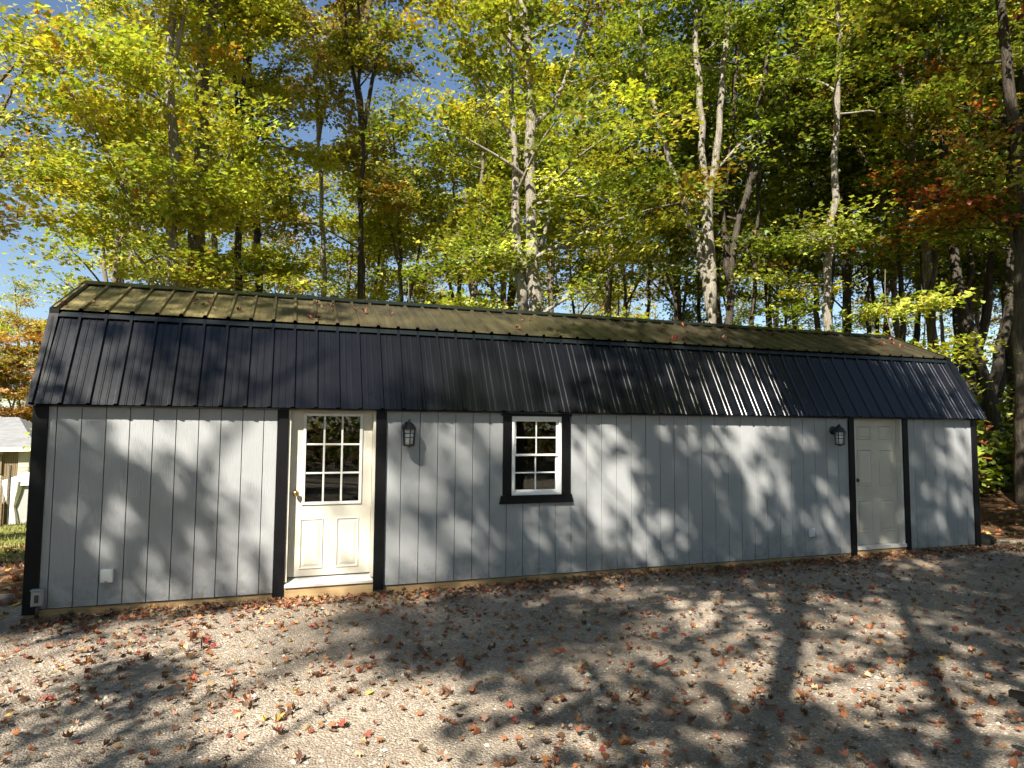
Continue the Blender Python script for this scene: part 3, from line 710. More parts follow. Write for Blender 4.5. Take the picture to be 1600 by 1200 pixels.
heroes = [
 # label, Z, main stem poly, width, extra limbs [(poly,width,top)], crown, spec, bark, density, z0
 ('pale-barked maple with long limbs leaning toward the cottage, bright yellow-green leaves', 13.2,
  [(268, 450), (269, 330), (272, 250), (266, 170), (263, 90), (271, 0)], 22,
  [([(266, 500), (240, 432), (190, 372), (150, 345)], 10, None), ([(264, 470), (236, 380), (190, 290), (150, 190), (120, 90)], 6, 10), ([(268, 110), (285, 60), (290, 10)], 8, 12)],
  3.4, dict(yg=4.5, lime=4.2, y=1.2, o=.55, g=1.3), 'bark_pale', 165, 3.0),
 ('stout brown maple trunk forking high up, close beside the pale-barked one', 15.2,
  [(302, 455), (305, 360), (312, 250), (316, 150), (321, 62)], 34,
  [([(320, 70), (312, 20), (305, -40)], 18, 15), ([(322, 75), (334, 10), (344, -50)], 18, 15)],
  3.3, dict(yg=4.5, y=1.8, o=.7, lime=3.4, g=1.2), 'bark_brown', 150, 3.4),
 ('dark narrow maple trunk, the straighter of two behind the roof near the half-glazed door', 16.8,
  [(372, 462), (372, 330), (377, 200), (381, 100), (386, 0)], 15, [([(376, 215), (366, 120), (350, 40)], 7, 12)],
  2.9, dict(yg=4.5, lime=3.6, y=1.2, o=.3, g=1.6), 'bark_dark', 130, 3.2),
 ('dark maple trunk with a slight lean, partner of the straighter narrow one', 17.6,
  [(403, 462), (400, 330), (393, 200), (388, 110), (392, 20)], 16, [],
  2.7, dict(yg=4, lime=2, y=2.4, p=1, g=1), 'bark_dark', 110, 3.2),
 ('thin pale birch-like tree with sparse brown-pink leaves', 21,
  [(506, 470), (503, 330), (497, 220), (492, 120), (500, 20)], 12, [([(497, 220), (515, 120), (528, 30)], 7, 15)],
  2.7, dict(p=4, rb=1.4, y=1.2, g=1.4, yg=1), 'bark_pale', 80, 4.0),
 ('slender dark tree with forked open crown against blue sky', 18.5,
  [(562, 478), (563, 330), (566, 200), (562, 110), (560, 30)], 12,
  [([(566, 215), (585, 110), (600, 20)], 8, 14), ([(565, 200), (548, 90), (535, 0)], 8, 14), ([(563, 320), (590, 285), (615, 270)], 5, None)],
  2.5, dict(g=3, p=2, y=1.3, yg=1.5, o=.6), 'bark_dark', 78, 4.6),
 ('large pale shaggy-barked maple with a bent limb, above the middle of the roof', 13.4,
  [(833, 492), (832, 380), (828, 260), (827, 150), (822, 60), (815, 0)], 26,
  [([(846, 385), (862, 320), (885, 285), (912, 262)], 8, None), ([(830, 200), (858, 178), (880, 130)], 9, 11), ([(818, 492), (809, 400), (806, 300), (800, 200)], 17, 11), ([(812, 445), (796, 412), (772, 393)], 8, None)],
  3.5, dict(yg=2.8, lime=3.6, g=3.6, dg=.8, y=.5, o=.25), 'bark_pale', 170, 3.2),
 ('twin pale maple stems rising close together behind the roof', 15.0,
  [(1112, 517), (1108, 430), (1101, 300), (1094, 180), (1090, 100)], 18,
  [([(1113, 490), (1106, 330), (1119, 230), (1131, 120), (1138, 0)], 15, 15), ([(1110, 500), (1092, 380), (1070, 325), (1040, 240)], 11, 13)],
  3.1, dict(lime=2.4, g=4.4, yg=1.2, dg=2.4), 'bark_pale', 150, 4.2),
 ('dark maple with several crooked forks beside the twin pale stems', 15.8,
  [(1138, 517), (1141, 440), (1149, 370), (1171, 290), (1180, 200), (1196, 110)], 15,
  [([(1140, 445), (1128, 330), (1141, 220), (1150, 100)], 11, 15), ([(1150, 445), (1185, 392), (1204, 376)], 5, None), ([(1172, 290), (1205, 210), (1240, 120)], 8, 14)],
  3.1, dict(g=4, lime=1.6, dg=3, yg=.7, rb=.6), 'bark_dark', 130, 5.0),
 ('pale slim maple trunk with a clear bare stretch above the roof', 14.4,
  [(1288, 528), (1292, 470), (1299, 380), (1303, 300), (1305, 230), (1308, 100), (1311, 0)], 16, [],
  3.0, dict(yg=2.4, lime=3.6, g=3, dg=1, y=.4, o=.3), 'bark_pale', 125, 5.2),
 ('grey leaning maple trunk over the far end of the roof', 16.0,
  [(1457, 515), (1446, 400), (1433, 300), (1421, 200), (1406, 80), (1396, 0)], 15, [([(1420, 205), (1440, 110), (1470, 20)], 6, 14)],
  3.0, dict(lime=2.4, yg=1.4, g=3.6, o=.7, dg=2), 'bark_brown', 130, 5.0),
 ('thick dark maple at the forest edge with red and orange leaf sprays', 13.6,
  [(1600, 640), (1597, 480), (1590, 330), (1582, 180), (1570, 60), (1562, 0)], 27, [([(1594, 420), (1560, 300), (1530, 240)], 7, None), ([(1594, 380), (1540, 330), (1490, 300)], 6, None)],
  3.0, dict(r=2.0, o=2.4, g=3.4, lime=2.4, dg=1.5, y=.8), 'bark_dark', 120, 3.6),
 ('brown maple by the lawn whose drooping limbs reach over the shed corner', 12.5,
  [(-75, 640), (-70, 450), (-60, 300), (-45, 150), (-20, 0)], 20, [([(-62, 330), (20, 215), (110, 312)], 5, None), ([(-60, 300), (30, 120), (130, 30)], 8, 9), ([(-50, 180), (60, 60), (150, 170)], 6, None)],
  3.3, dict(yg=3, lime=3, y=1.2, p=1.4, o=.6, g=1.4), 'bark_brown', 110, 3.4),
]
hero_objs = []
DENS = [1.75, 1.45, 1.45, 1.4, 1.7, 1.6, 1.6, 1.2, 1.2, 1.4, 1.4, 1.5, 1.25]
for k, (lab, Z, poly, wpx, limbs, crown, spec, bark, dens, z0) in enumerate(heroes):
    stems = [photo_stem(poly, Z, wpx, top=14.5, base=True)]
    for lp, lw, tp in limbs: stems.append(photo_stem(lp, Z, lw, top=tp, taper=0.4 if tp else 0.12))
    base = stems[0][0][0].copy(); base[2] += 0.25
    stems = [(np.array(p)-base, r0, r1) for p, r0, r1 in stems]
    hero_objs.append(build_tree('maple_tree', lab, base, stems, crown, spec, bark, nspray=int(dens*DENS[k]*0.70), z0=z0-base[2]-0.5, seed=11+k, leaf_size=0.118 if Z < 17 else 0.13, per_spray=116))

# ------------------------------------------------------------------ woodland variants
def straight_tree(name, label, base, h, r, crown, spec, bark, dens, z0, seed, leaf, per, spread, group, fork=True, cat='tree'):
    rng = np.random.default_rng(seed)
    n = 8; z = np.linspace(-0.25, h, n); lean = rng.normal(0, 0.05, 2)
    p = np.stack([lean[0]*z+np.cumsum(rng.normal(0, 0.09, n)), lean[1]*z+np.cumsum(rng.normal(0, 0.09, n)), z], 1); p[:, :2] -= p[0, :2]
    stems = [(p, r, r*0.2)]
    if fork:
        for s in range(2):
            k = 3+s; d = rng.normal(0, 1, 3); d[2] = 2.2; d /= np.linalg.norm(d)
            stems.append((np.array([p[k], p[k]+d*h*0.14, p[k]+d*h*0.26+np.array([0, 0, h*0.10])]), r*0.5, r*0.15))
    return build_tree(name, label, base, stems, crown, spec, bark, leaf_size=leaf, per_spray=per, nspray=dens, spread=spread, z0=z0, seed=seed+100, group=group, cat=cat)
G = 'woodland trees behind the shed'
kinds = [
 ('yellow-green maple standing further back in the wood', dict(yg=4, lime=3, y=1.5, g=1), 'bark_brown', 15, 0.15, 3.1, 105, 3.2),
 ('deep green leafy maple standing further back in the wood', dict(g=4, dg=2.5, lime=2, yg=0.7), 'bark_dark', 16, 0.17, 3.2, 120, 3.0),
 ('thin bare-stemmed dark tree with a small high crown in the wood', dict(g=3, dg=3, lime=1.5), 'bark_dark', 15, 0.085, 1.9, 48, 7.0),
 ('pale slim tree with a mixed gold and green crown in the wood', dict(p=1.6, y=1.6, yg=2.6, o=.5, g=1.2), 'bark_pale', 14, 0.10, 2.3, 66, 4.0),
]
protos = []
rngp = np.random.default_rng(77)
def img_x(p):
    d = np.array(p)-CAM; z = d@FW; return 800+FPX*(d@RT)/z, z
first = [(15.0, 12.5), (17.5, 8.2), (16.6, 4.5), (-1.6, 19.0)]
for k, (lab, spec, bark, h, r, cr, dn, z0) in enumerate(kinds):
    x, y = first[k]
    protos.append(straight_tree('forest_tree', lab, (x, y, H(x, y)), h, r, cr, spec, bark, dn, z0, 300+k, 0.15, 62, 0.62, G+', '+['yellow-green', 'deep green', 'thin dark', 'pale slim'][k]))
spots = []
def place(k, px, Z, s=None):
    p = at(px, 600, Z); x, y = p[0], p[1]
    if -0.8 < x < L+0.8 and -1 < y < DEP+0.8: return
    dup(protos[k], (x, y, H(x, y)), rz=rngp.uniform(0, 6.28), scale=s or rngp.uniform(0.85, 1.15))
# right and middle: deep dense wood; left: thinner, with sky showing
for px in np.linspace(720, 1720, 18):
    place(int(rngp.choice([0, 1, 1, 2])), px+rngp.uniform(-25, 25), rngp.uniform(19, 24))
for px in np.linspace(760, 1750, 18):
    place(int(rngp.choice([0, 1, 1, 3])), px+rngp.uniform(-25, 25), rngp.uniform(26, 34))
for px in np.linspace(820, 1750, 14):
    place(int(rngp.choice([0, 1, 3])), px+rngp.uniform(-25, 25), rngp.uniform(38, 52))
for px, Z in ((1560, 17.5), (1610, 20.5), (1660, 16.5), (1500, 21.5), (1545, 25.0), (1585, 23.0), (1530, 18.5), (1640, 24.0), (1480, 28.0), (1700, 19.0)): place(1, px, Z)
for px in np.linspace(1040, 1680, 18):
    place(2, px+rngp.uniform(-15, 15), rngp.uniform(16.5, 30))
for px, Z, k in ((150, 19, 0), (350, 22, 0), (770, 22, 0), (170, 24, 0), (230, 30, 0), (330, 27, 0), (440, 29, 3), (470, 36, 3), (615, 34, 3), (700, 26, 0), (-40, 44, 3), (40, 52, 0), (130, 44, 3), (300, 42, 0), (400, 44, 0), (560, 48, 3), (20, 47, 3), (70, 46, 3), (450, 32, 3), (562, 39, 3), (600, 29, 0), (650, 33, 3), (505, 44, 0), (680, 40, 0), (575, 24, 0), (640, 23, 0), (535, 27, 0)):
    place(k, px, Z)
# saplings: low, layered, sunlit
sap = straight_tree('sapling', 'bright lime maple sapling with layered sprays in the wood behind the shed', tuple(np.append(at(1380, 560, 14.2)[:2], H(*at(1380, 560, 14.2)[:2]))), 5.2, 0.035, 1.5,
                    dict(lime=4, yg=4, y=.6), 'bark_brown', 46, 1.6, 501, 0.13, 60, 0.5, 'saplings growing behind the shed', fork=False, cat='sapling')
for px, Z, s in ((1300, 15.5, 1.0), (1430, 14.6, 1.05), (985, 12.6, 0.82), (1040, 14.0, 0.8), (160, 13.4, 0.85), (205, 14.6, 1.0), (345, 13.2, 0.85), (440, 16, 0.95), (620, 17, 1.15), (700, 14.8, 1.0), (760, 16, 1.1), (900, 16, 1.0), (1210, 17, 1.05), (590, 21, 1.3), (540, 24, 1.3), (470, 24, 1.2), (660, 22, 1.4)):
    p = at(px, 560, Z); dup(sap, (p[0], p[1], H(p[0], p[1])), rz=rngp.uniform(0, 6.28), scale=s)
# rust-coloured shrubs behind the cottage end
shr = straight_tree('shrub', 'rust and gold leafed shrub rising behind the cottage roof', (-15.6, 45.5, H(-15.6, 45.5)), 7.5, 0.07, 2.6,
                    dict(o=3, rb=2.4, y=2, p=2, g=.8), 'bark_brown', 110, 1.6, 610, 0.17, 70, 0.6, 'rust-coloured shrubs by the cottage', fork=False, cat='shrub')
for x, y, s in ((-18.6, 47.0, 1.5), (-13.2, 46.5, 1.45), (-11.0, 45.0, 1.2), (-21.0, 46, 1.4), (-16.5, 50.0, 1.7)):
    dup(shr, (x, y, H(x, y)), rz=rngp.uniform(0, 6.28), scale=s)

# understorey that reads as one mass
rng = np.random.default_rng(55)
n = 140000
px = np.concatenate([rng.uniform(560, 1760, 78000), rng.uniform(1490, 1800, 22000), rng.uniform(640, 1760, 40000)]); Zd = np.concatenate([rng.uniform(19, 58, 78000), rng.uniform(14.5, 27, 22000), rng.uniform(44, 62, 40000)])
C = CAM+Zd[:, None]*(FW+RT*((px-800)/FPX)[:, None]); C[:, 2] = height(C[:, 0], C[:, 1])+np.abs(rng.normal(0, 1, n))*(1.2+2.6*sstep(24, 42, Zd)+3.2*sstep(42, 50, Zd))*(0.55+0.45*np.sin(C[:, 0]*0.7)*np.sin(C[:, 1]*0.6+1))+0.05
me = leaf_mesh('understorey', C, rng.normal(0, .5, (n, 3))+np.array([0, 0, 1.0]), rng.uniform(0.14, 0.30, n), palette(dict(g=3, dg=3, lime=1.5, rb=1, yg=.8), n, rng), rng=rng)
tag(link('understorey', me), 'low leafy undergrowth filling the far wood', 'undergrowth', kind='stuff')

# ------------------------------------------------------------------ trees on the yard's sunny side (they cast the dappled shade)
sh0 = straight_tree('maple_tree', 'tall open-crowned maple at the yard edge opposite the power inlet', (-9.2, -9.5, H(-9.2, -9.5)), 18.5, 0.17, 3.6,
                    dict(yg=3, lime=3, g=2, y=1), 'bark_brown', 52, 9.0, 905, 0.16, 135, 0.66, 'open-crowned maples across the yard')
sh1 = straight_tree('maple_tree', 'tall open-crowned maple across the yard opposite the half-glazed door', (0.2, -10.8, H(0.2, -10.8)), 17.0, 0.15, 3.4,
                    dict(yg=3, lime=3, g=2, o=1), 'bark_pale', 52, 8.8, 931, 0.16, 135, 0.66, 'open-crowned maples across the yard')
for k, x, y, s_, rz, w_ in ((1, -4.3, -10.3, 0.60, 2.7, 'of small size at the drive edge'), (0, -0.9, -9.9, 0.97, 2.0, 'at the yard edge near the viewpoint'), (1, -12.6, -13.2, 0.95, 0.6, 'across the yard opposite the shed corner'), (1, -1.4, -16.0, 1.1, 1.0, 'at the back of the yard facing the shed'), (0, 5.5, -19.5, 1.0, 2.4, 'across the yard opposite the window'),
                           (1, -13.5, -6.0, 1.1, 4.0, 'by the lawn edge ahead of the cottage'), (0, 7.4, -7.6, 1.0, 5.2, 'across the yard behind the garden chair'), (1, 9.9, -6.6, 1.0, 0.2, 'beside the yard between the garden chair and the forest edge'),
                           (1, -12.5, -18.5, 1.25, 3.0, 'deep in the wood across the yard'), (0, 0.5, -18.0, 1.2, 0.4, 'far across the yard opposite the window'), (1, 16.5, -8.5, 1.0, 2.2, 'at the yard edge past the six-panel door'),
                           (1, 12.2, -6.6, 0.95, 1.2, 'past the garden chair at the end of the yard'), (0, 16.2, -3.6, 0.9, 4.4, 'at the forest edge past the boulder')):
    dup((sh0, sh1)[k], (x, y, H(x, y)), rz=rz, scale=s_, label='tall open-crowned maple '+w_)
for k in range(16):                       # the wood goes on round the far side of the yard
    a_ = rad(130+k*9.0); R_ = 24+7*rngp.random(); x, y = 4+R_*math.sin(a_), -2+R_*math.cos(a_)
    sunny = 185 < 130+k*9.0 < 260
    o = dup(protos[k % 2], (x, y, H(x, y)), rz=rngp.uniform(0, 6.28), scale=rngp.uniform(0.95, 1.1) if sunny else rngp.uniform(1.3, 1.55), group='trees round the far side of the yard, '+['yellow-green', 'deep green'][k % 2])
    o['label'] = ['yellow-green maple', 'deep green maple'][k % 2]+' in the belt of wood across the yard'
rng = np.random.default_rng(56); n = 26000
a_ = np.radians(rng.uniform(115, 285, n)); R_ = rng.uniform(19, 34, n)
C = np.stack([4+R_*np.sin(a_), -2+R_*np.cos(a_), 0*a_], 1)
keep = ~((C[:, 1] > -6) & (C[:, 0] > -16)); C = C[keep]; n = len(C)
C[:, 2] = height(C[:, 0], C[:, 1])+np.abs(rng.normal(0, 1, n))*2.6
me = leaf_mesh('understorey', C, rng.normal(0, .6, (n, 3))+np.array([0, 0, 1.0]), rng.uniform(0.22, 0.42, n), palette(dict(g=3, dg=3, lime=1.5, rb=1, o=.5), n, rng), rng=rng)
tag(link('understorey', me), 'low leafy undergrowth in the wood across the yard', 'undergrowth', kind='stuff')

# ------------------------------------------------------------------ fallen leaves
rng = np.random.default_rng(8)
LK = ['leaf_rust', 'leaf_red', 'leaf_tan', 'leaf_orange', 'leaf_yellow', 'leaf_brown']
LAB = {'leaf_rust': 'curled rust-coloured maple leaf lying on the gravel', 'leaf_red': 'crimson maple leaf lying on the gravel', 'leaf_tan': 'dry tan maple leaf lying on the gravel',
       'leaf_orange': 'bright orange maple leaf lying on the gravel', 'leaf_yellow': 'yellow maple leaf lying on the gravel', 'leaf_brown': 'dark brown shrivelled leaf lying on the gravel'}
def fallen_mesh(seed):
    r = np.random.default_rng(seed); P = MAPLE.copy(); P[:, 1] -= 0.4
    fold = r.uniform(0.2, 1.6); P[:, 2] += fold*np.abs(P[:, 0])+r.uniform(-0.8, 1.6)*P[:, 1]**2+r.normal(0, 0.10, len(P))
    P[:, 0] *= 1-0.42*min(fold, 1)*r.uniform(0.4, 1.0); P[:, :2] += r.normal(0, 0.05, (len(P), 2))
    P[:, 2] -= P[:, 2].min()-0.02
    b = MB(); b.add(P, MP_F); o = len(b.v)
    b.tube([(0, -0.38, P[0, 2]), (0.05, -0.62, P[0, 2]+0.05), (0.12, -0.82, P[0, 2]+0.02)], [0.018, 0.014, 0.012], 3)
    return b
FM = {k: [fallen_mesh(40+10*i+j).mesh('fallen_leaf', k) for j in range(5)] for i, k in enumerate(LK)}
def clump(n, rng):
    """leaf positions: wind-blown drifts plus strays, denser by the wall"""
    c = np.stack([rng.uniform(-0.5, 13.5, 150), rng.uniform(-5.6, -0.05, 150)], 1)
    pick = rng.integers(0, 150, n); p = c[pick]+rng.normal(0, 1, (n, 2))*np.array([0.42, 0.20])
    stray = rng.random(n) < 0.52; p[stray] = np.stack([rng.uniform(-2, 15, stray.sum()), rng.uniform(-6.5, 0, stray.sum())], 1)
    wallp = rng.random(n) < 0.27; q = wallp.sum()
    p[wallp] = np.stack([rng.uniform(0, 12.6, q), -np.abs(rng.normal(0.03, 0.22, q))-0.03], 1)
    return p[(p[:, 1] < -0.03)]
pts = clump(1500, rng); vis = []
for x, y in pts:
    ix, z = img_x((x, y, 0)); d = np.array([x, y, 0])-CAM; iy = 600-FPX*(d@UP)/z
    if 0 < ix < 1600 and iy < 1198 and z > 0: vis.append((z, x, y))
vis.sort(); 
wts = np.array([0.45, 0.06, 0.22, 0.04, 0.015, 0.215])
for z, x, y in vis[:245]:
    k = LK[rng.choice(6, p=wts)]
    o = link('fallen_leaf', FM[k][rng.integers(5)], None, (x, y, H(x, y)+0.004))
    s = rng.choice([0.034, 0.045, 0.055, 0.066, 0.082], p=[.25, .3, .25, .13, .07])*rng.uniform(0.9, 1.1); o.scale = (s, s, s*rng.uniform(0.8, 1.3)); o.rotation_euler = (rng.normal(0, 0.22), rng.normal(0, 0.22), rng.uniform(0, 6.28))
    tag(o, LAB[k], 'leaf', LAB[k].replace(' leaf lying', ' leaves lying'))
P = np.concatenate([clump(9500, rng), np.array([(x, y) for z, x, y in vis[245:]])])
dd = np.array([img_x((x, y, 0))[1] for x, y in P]); P = P[dd > 3.0]
def litter(name, P, mat, spec, smin, smax, label, lift=0.012, shape=MAPLE, faces=MP_F):
    n = len(P); c = np.c_[P, height(P[:, 0], P[:, 1])+rng.uniform(0.004, lift+0.02, n)]
    nr = rng.normal(0, 0.32, (n, 3))+np.array([0, 0, 1.0])
    me = leaf_mesh(name, c, nr, rng.uniform(smin, smax, n), palette(spec, n, rng, 0.3), mat, shape, faces, rng, rng.uniform(-4.0, 6.0, n))
    tag(link(name, me), label, 'leaf litter', kind='stuff')
PAL.update(fr=(0.26, 0.105, 0.05), fd=(0.25, 0.055, 0.035), ft=(0.38, 0.25, 0.14), fo=(0.40, 0.16, 0.05), fy=(0.46, 0.34, 0.08), fb=(0.13, 0.075, 0.045))
LS = dict(fr=3.8, fd=0.5, ft=2.2, fo=0.5, fy=0.10, fb=2.8)
litter('leaf_litter', P, 'leaf_fallen', LS, 0.026, 0.062, 'scattered small autumn leaves over the gravel yard')
Q = np.concatenate([np.stack([rng.uniform(12.4, 26, 5200), rng.uniform(-3, 12, 5200)], 1), np.stack([rng.uniform(-7, -0.2, 3000), rng.uniform(0.2, 9, 3000)], 1)])
litter('forest_litter', Q, 'leaf_fallen', dict(fr=3, ft=2, fb=4, fo=.8, fy=.6), 0.06, 0.12, 'brown leaf carpet on the ground beside the shed ends')
# leaves caught on the upper roof
su = (RZ-KZ)/(HW-KY); ang = math.atan(su); kk = 0
rr_ = np.random.default_rng(21); cl = [(x, rr_.uniform(0.05, 0.75)) for x in rr_.uniform(0.2, 11.9, 30)]
while kk < 55:
    cx_, t_ = cl[rr_.integers(30)]; x = cx_+rr_.normal(0, 0.16); t_ = t_+rr_.normal(0, 0.06)
    if not (0.05 < x < L-0.05 and 0.02 < t_ < 0.85): continue
    y = KY+(HW-KY)*t_; z = KZ+(RZ-KZ)*t_+0.036
    k = LK[rr_.choice(6, p=[0.34, 0.10, 0.2, 0.04, 0.02, 0.30])]
    o = link('fallen_leaf', FM[k][rr_.integers(5)], None, (x, y, z)); s = rr_.uniform(0.045, 0.085); o.scale = (s, s, s)
    o.rotation_euler = (ang+rr_.normal(0, 0.15), rr_.normal(0, 0.2), 0); kk += 1
    o.rotation_euler.rotate_axis('Z', rr_.uniform(0, 6.28))
    lb = LAB[k].replace('on the gravel', 'on the upper roof slope'); tag(o, lb, 'leaf', lb.replace(' leaf lying', ' leaves lying'))

# pebbles near the camera (nobody could count them)
n = 42000
p = np.stack([rng.uniform(-1.5, 9.5, n), -5.6+rng.random(n)**1.4*5.4], 1)
dz = np.array([img_x((x, y, 0))[0] for x, y in p[::1]]) if False else None
c = np.c_[p, height(p[:, 0], p[:, 1])]
octa = np.array([(1, 0, 0), (0, 1, 0), (-1, 0, 0), (0, -1, 0), (0, 0, 0.75), (0, 0, -0.75)], float)
of = np.array([(0, 1, 4), (1, 2, 4), (2, 3, 4), (3, 0, 4)])
sz = rng.uniform(0.0035, 0.0095, n)*(1+1.3*(rng.random(n) > 0.97)+2.0*(rng.random(n) > 0.996)); rot_ = rng.uniform(0, 6.28, n)
V = octa[None]*sz[:, None, None]*rng.uniform(0.6, 1.3, (n, 6, 1))
cs, sn = np.cos(rot_)[:, None], np.sin(rot_)[:, None]
V = np.stack([V[..., 0]*cs-V[..., 1]*sn, V[..., 0]*sn+V[..., 1]*cs, V[..., 2]], -1)+c[:, None, :]
me = np_mesh('gravel', V.reshape(-1, 3), (np.arange(n)[:, None]*6+of.ravel()[None]).ravel(), np.full(4*n, 3), 'pebble')
tag(link('gravel', me), 'loose grey-beige gravel stones on the yard', 'gravel', kind='stuff')

# lawn grass
n = 9000
p = np.stack([rng.uniform(-9, -0.8, n), rng.uniform(4.5, 24, n)], 1); c = np.c_[p, height(p[:, 0], p[:, 1])]
a = rng.uniform(0, 6.28, n); hh = rng.uniform(0.05, 0.16, n); wd = rng.uniform(0.008, 0.016, n)
t = np.stack([np.cos(a), np.sin(a), 0*a], 1); ln = rng.normal(0, 0.04, (n, 3)); ln[:, 2] = hh
V = np.stack([c-t*wd[:, None], c+t*wd[:, None], c+ln], 1)
me = np_mesh('grass', V.reshape(-1, 3), np.arange(3*n), np.full(n, 3), 'grass_blade'); tag(link('grass', me), 'rough lawn grass beyond the shed corner', 'grass', kind='stuff')

# ------------------------------------------------------------------ cottage, shelter and yard things
def cottage():
    c = at(58, 697, 36.5); zr = at(0, 655, 37)[2]; ze = at(20, 699, 37)[2]; g = at(20, 796, 37)[2]
    t = thing('cottage', 'low beige cottage with grey shingle roof seen past the shed corner', 'house', (c[0], c[1]+0.5, g))
    w0, w1, d0, d1, he = -11.0, -0.5, 0.0, 7.0, ze-g
    b = MB(); b.box(w0, -1.75, d0, d1, -1.0, he); b.box(-1.02, w1, d0, d1, -1.0, he); b.box(-1.75, -1.02, d0+0.12, d1, -1.0, he); b.build('wall', 'cottage_siding', t)
    bd = MB()
    for k in range(7): bd.box(-1.745+k*0.102, -1.745+k*0.102+0.085, d0+0.02, d0+0.12, -0.4, he-0.05)
    bd.build('board_panel', 'cottage_brown', t)
    lap = MB()
    for k in range(int(he/0.2)): lap.prism([(d0-0.025, k*0.2), (d0-0.006, k*0.2+0.19), (d0-0.0, k*0.2+0.19), (d0-0.0, k*0.2)], 'x', w0, -1.78)
    for k in range(int(he/0.2)): lap.prism([(d0-0.025, k*0.2), (d0-0.006, k*0.2+0.19), (d0-0.0, k*0.2+0.19), (d0-0.0, k*0.2)], 'x', -0.99, w1)
    lap.build('lap_siding', 'cottage_siding', t)
    hr = zr-g+0.15; o = 0.5
    v = [(w0-o, d0-o, he), (w1+o, d0-o, he), (w1+o, d1+o, he), (w0-o, d1+o, he), (w0+3, (d0+d1)/2, hr), (w1-1.75, (d0+d1)/2, hr)]
    v2 = [(x, y, z-0.16) for x, y, z in v]
    r = MB(); r.add(v+v2, [(0, 1, 5, 4), (1, 2, 5), (2, 3, 4, 5), (3, 0, 4), (0, 6, 7, 1), (1, 7, 8, 2), (2, 8, 9, 3), (3, 9, 6, 0), (6, 9, 8, 7)])
    r.build('roof', 'shingles', t)
    f = MB(); f.box(w0-o-0.02, w1+o+0.02, d0-o-0.03, d0-o-0.002, he-0.2, he+0.01); f.build('fascia', 'frame_white', t)
    for x0 in (-2.6, -4.6):
        wn = frame4(x0, x0+0.85, he-1.45, he-0.4, 0.08, d0-0.08, d0+0.01).build('window', 'cottage_brown', t)
        MB().box(x0+0.08, x0+0.77, d0-0.04, d0-0.03, he-1.37, he-0.48).build('pane', 'glass', wn)
    MB().box(w0-0.1, w1+0.1, d0+0.2, d1+0.1, -0.3, 0.05).build('foundation', 'rock', t)
cottage()

def shelter():
    c = at(58, 808, 28.5); t = thing('canvas_shelter', 'white canvas garden shelter with tied-back curtains on the lawn', 'shelter', (c[0], c[1], H(c[0], c[1])))
    hh = 1.95; w_ = 0.95
    for sx in (-1, 1):
        for sy in (-1, 1): MB().tube([(sx*w_, sy*w_, -0.2), (sx*w_, sy*w_, hh)], 0.03, 8).build('pole', 'plastic_grey', t)
    v = [(-w_-.06, -w_-.06, hh), (w_+.06, -w_-.06, hh), (w_+.06, w_+.06, hh), (-w_-.06, w_+.06, hh), (0, 0, hh+0.42)]
    vv = [(x, y, z-0.22) for x, y, z in v[:4]]
    b = MB(); b.add(v+vv, [(0, 1, 4), (1, 2, 4), (2, 3, 4), (3, 0, 4), (0, 5, 6, 1), (1, 6, 7, 2), (2, 7, 8, 3), (3, 8, 5, 0)]); b.build('canopy', 'canvas', t)
    for sx in (-1, 1):
        for sy in (-1, 1):
            prof = []; b = MB(); n_ = 18; zs_ = [hh-0.05, 1.5, 1.0, 0.85, 0.7, 0.3, 0.02]; ws = [0.34, 0.28, 0.16, 0.11, 0.16, 0.24, 0.30]
            o = 0
            for z, q in zip(zs_, ws):
                for j in range(n_):
                    a = 2*math.pi*j/n_; r = q*(1+0.16*math.sin(6*a)); b.v.append((sx*(w_-0.30)+r*math.cos(a)-sx*0.0, sy*w_+0.3*r*math.sin(a), z))
            for i in range(len(zs_)-1):
                for j in range(n_): b.f.append((i*n_+j, i*n_+(j+1) % n_, (i+1)*n_+(j+1) % n_, (i+1)*n_+j))
            b.build('curtain', 'canvas', t, True)
    MB().box(-w_+0.1, w_-0.1, w_-0.05, w_-0.02, 0.05, hh-0.1).build('back_screen', 'canvas', t)
    MB().box(-w_+0.25, w_-0.25, -w_+0.08, -w_+0.10, 0.05, hh-0.1).build('front_screen', 'plastic_grey', t)
shelter()

# old planks / log lying by the left end of the shed
def log(label, a, b_, r, seed, name='log'):
    rg_ = np.random.default_rng(seed); a, b_ = np.array(a), np.array(b_)
    n_ = 9; q = [a+(b_-a)*t+np.append(rg_.normal(0, 0.012, 2), 0) for t in np.linspace(0, 1, n_)]
    for p_ in q: p_[2] = H(p_[0], p_[1])+r*0.8
    base = q[0].copy(); o = MB().tube([p_-base for p_ in q], [r*(1+rg_.normal(0, 0.05)) for _ in q], 10).build(name, 'log_wood', None, True, base)
    tag(o, label, 'log')
log('weathered grey log lying on the ground beyond the shed corner', (-1.6, 0.75, 0), (-0.28, 0.62, 0), 0.06, 4)
# woodpile bin in front of the cottage
c = at(0, 800, 25.0); t = thing('firewood_bin', 'dark timber firewood bin beside the canvas shelter', 'bin', (c[0]-0.35, c[1], H(c[0], c[1])))
for k in range(4): MB().cbox(-0.6, 0.5, -0.30, -0.26, 0.02+k*0.22, 0.22+k*0.22).build('plank', 'cottage_brown', t)
for x in (-0.6, 0.5):
    MB().box(x-0.05, x+0.05, -0.255, 0.3, -0.1, 0.92).build('end_post', 'cottage_brown', t)
MB().tube([(0.62, -0.1, -0.2), (0.62, -0.1, 2.3)], 0.06, 8).build('pole', 'bark_brown', t)
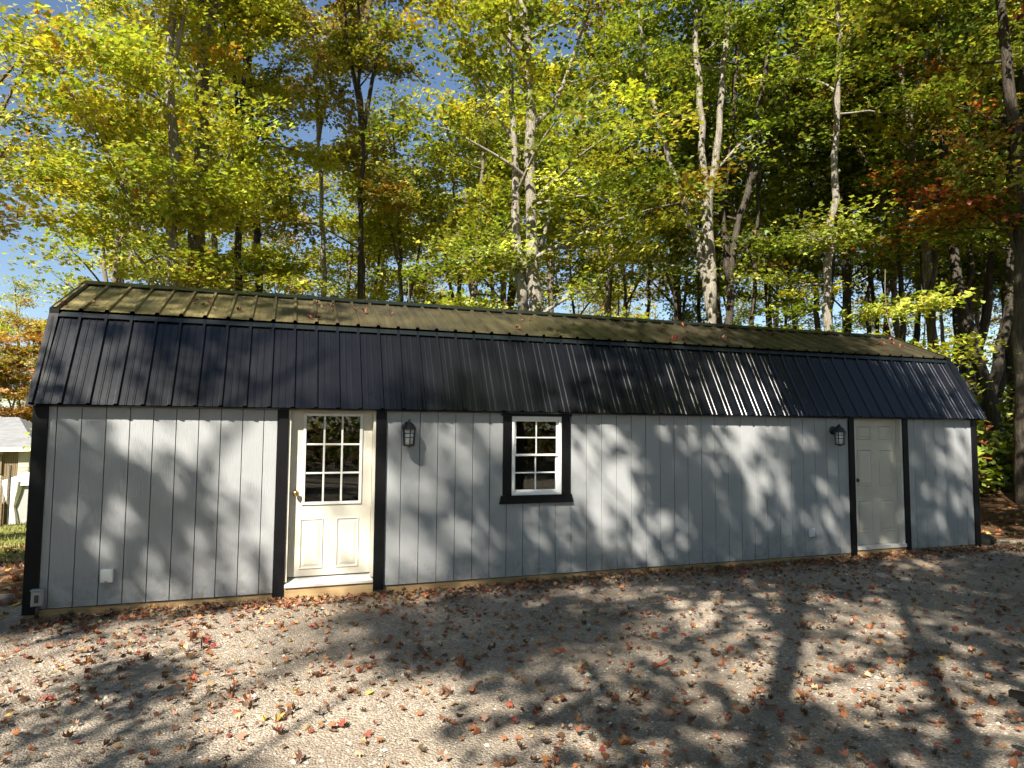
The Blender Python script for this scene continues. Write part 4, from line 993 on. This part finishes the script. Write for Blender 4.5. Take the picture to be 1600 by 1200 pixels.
# boulders and a stump at the right end
def rock(label, x, y, s, seed, sq=(1, 0.8, 0.6)):
    rg_ = np.random.default_rng(seed); b = MB(); n_, m_ = 12, 8
    ph = rg_.uniform(0, 6, 6)
    for i in range(m_+1):
        th = math.pi*i/m_
        for j in range(n_):
            a = 2*math.pi*j/n_; r = s*(1+0.16*math.sin(2*a+ph[0]+th)+0.12*math.sin(3*a+ph[1]-2*th)+0.07*math.sin(5*a+ph[2]))
            b.v.append((r*sq[0]*math.sin(th)*math.cos(a), r*sq[1]*math.sin(th)*math.sin(a), s*sq[2]*math.cos(th)*(1+0.1*math.sin(a*2+ph[3]))))
    for i in range(m_):
        for j in range(n_): b.f.append((i*n_+j, (i+1)*n_+j, (i+1)*n_+(j+1) % n_, i*n_+(j+1) % n_))
    o = b.build('boulder', 'rock', None, False, (x, y, H(x, y)+s*0.15)); tag(o, label, 'boulder')
rock('mossy grey boulder at the foot of the far black corner board', 12.62, 0.30, 0.22, 1)

# garden chair at the yard edge (only its arm and seat edge reach into the picture)
ch = thing('garden_chair', 'black metal garden chair with cream cushion on the gravel', 'chair', (5.53, -5.60, H(5.53, -5.60)))
ch.rotation_euler[2] = rad(18)
fr = 'lantern_black'
for sx in (-1, 1):
    MB().tube([(sx*0.30, 0.32, -0.01), (sx*0.30, 0.31, 0.35), (sx*0.30, 0.34, 0.60), (sx*0.30, 0.43, 0.655)], 0.014, 8).build('leg', fr, ch, True)
    MB().tube([(sx*0.30, -0.34, -0.01), (sx*0.30, -0.28, 0.42), (sx*0.30, -0.33, 0.70), (sx*0.29, -0.42, 1.02)], 0.014, 8).build('leg', fr, ch, True)
    MB().prism([(sx*0.30-0.028, -0.33), (sx*0.30+0.028, -0.33), (sx*0.30+0.03, 0.40), (sx*0.30+0.015, 0.46), (sx*0.30-0.015, 0.46), (sx*0.30-0.03, 0.40)], 'z', 0.66, 0.685).build('armrest', fr, ch)
MB().box(-0.30, 0.30, -0.29, 0.32, 0.375, 0.395).build('seat', fr, ch)
MB().cbox(-0.275, 0.275, -0.26, 0.33, 0.397, 0.46, 0.02).build('cushion', 'cushion_cream', ch)
MB().prism([(-0.29, 0.42), (-0.40, 1.0), (-0.43, 1.0), (-0.32, 0.42)], 'x', -0.285, 0.285).build('backrest', fr, ch)
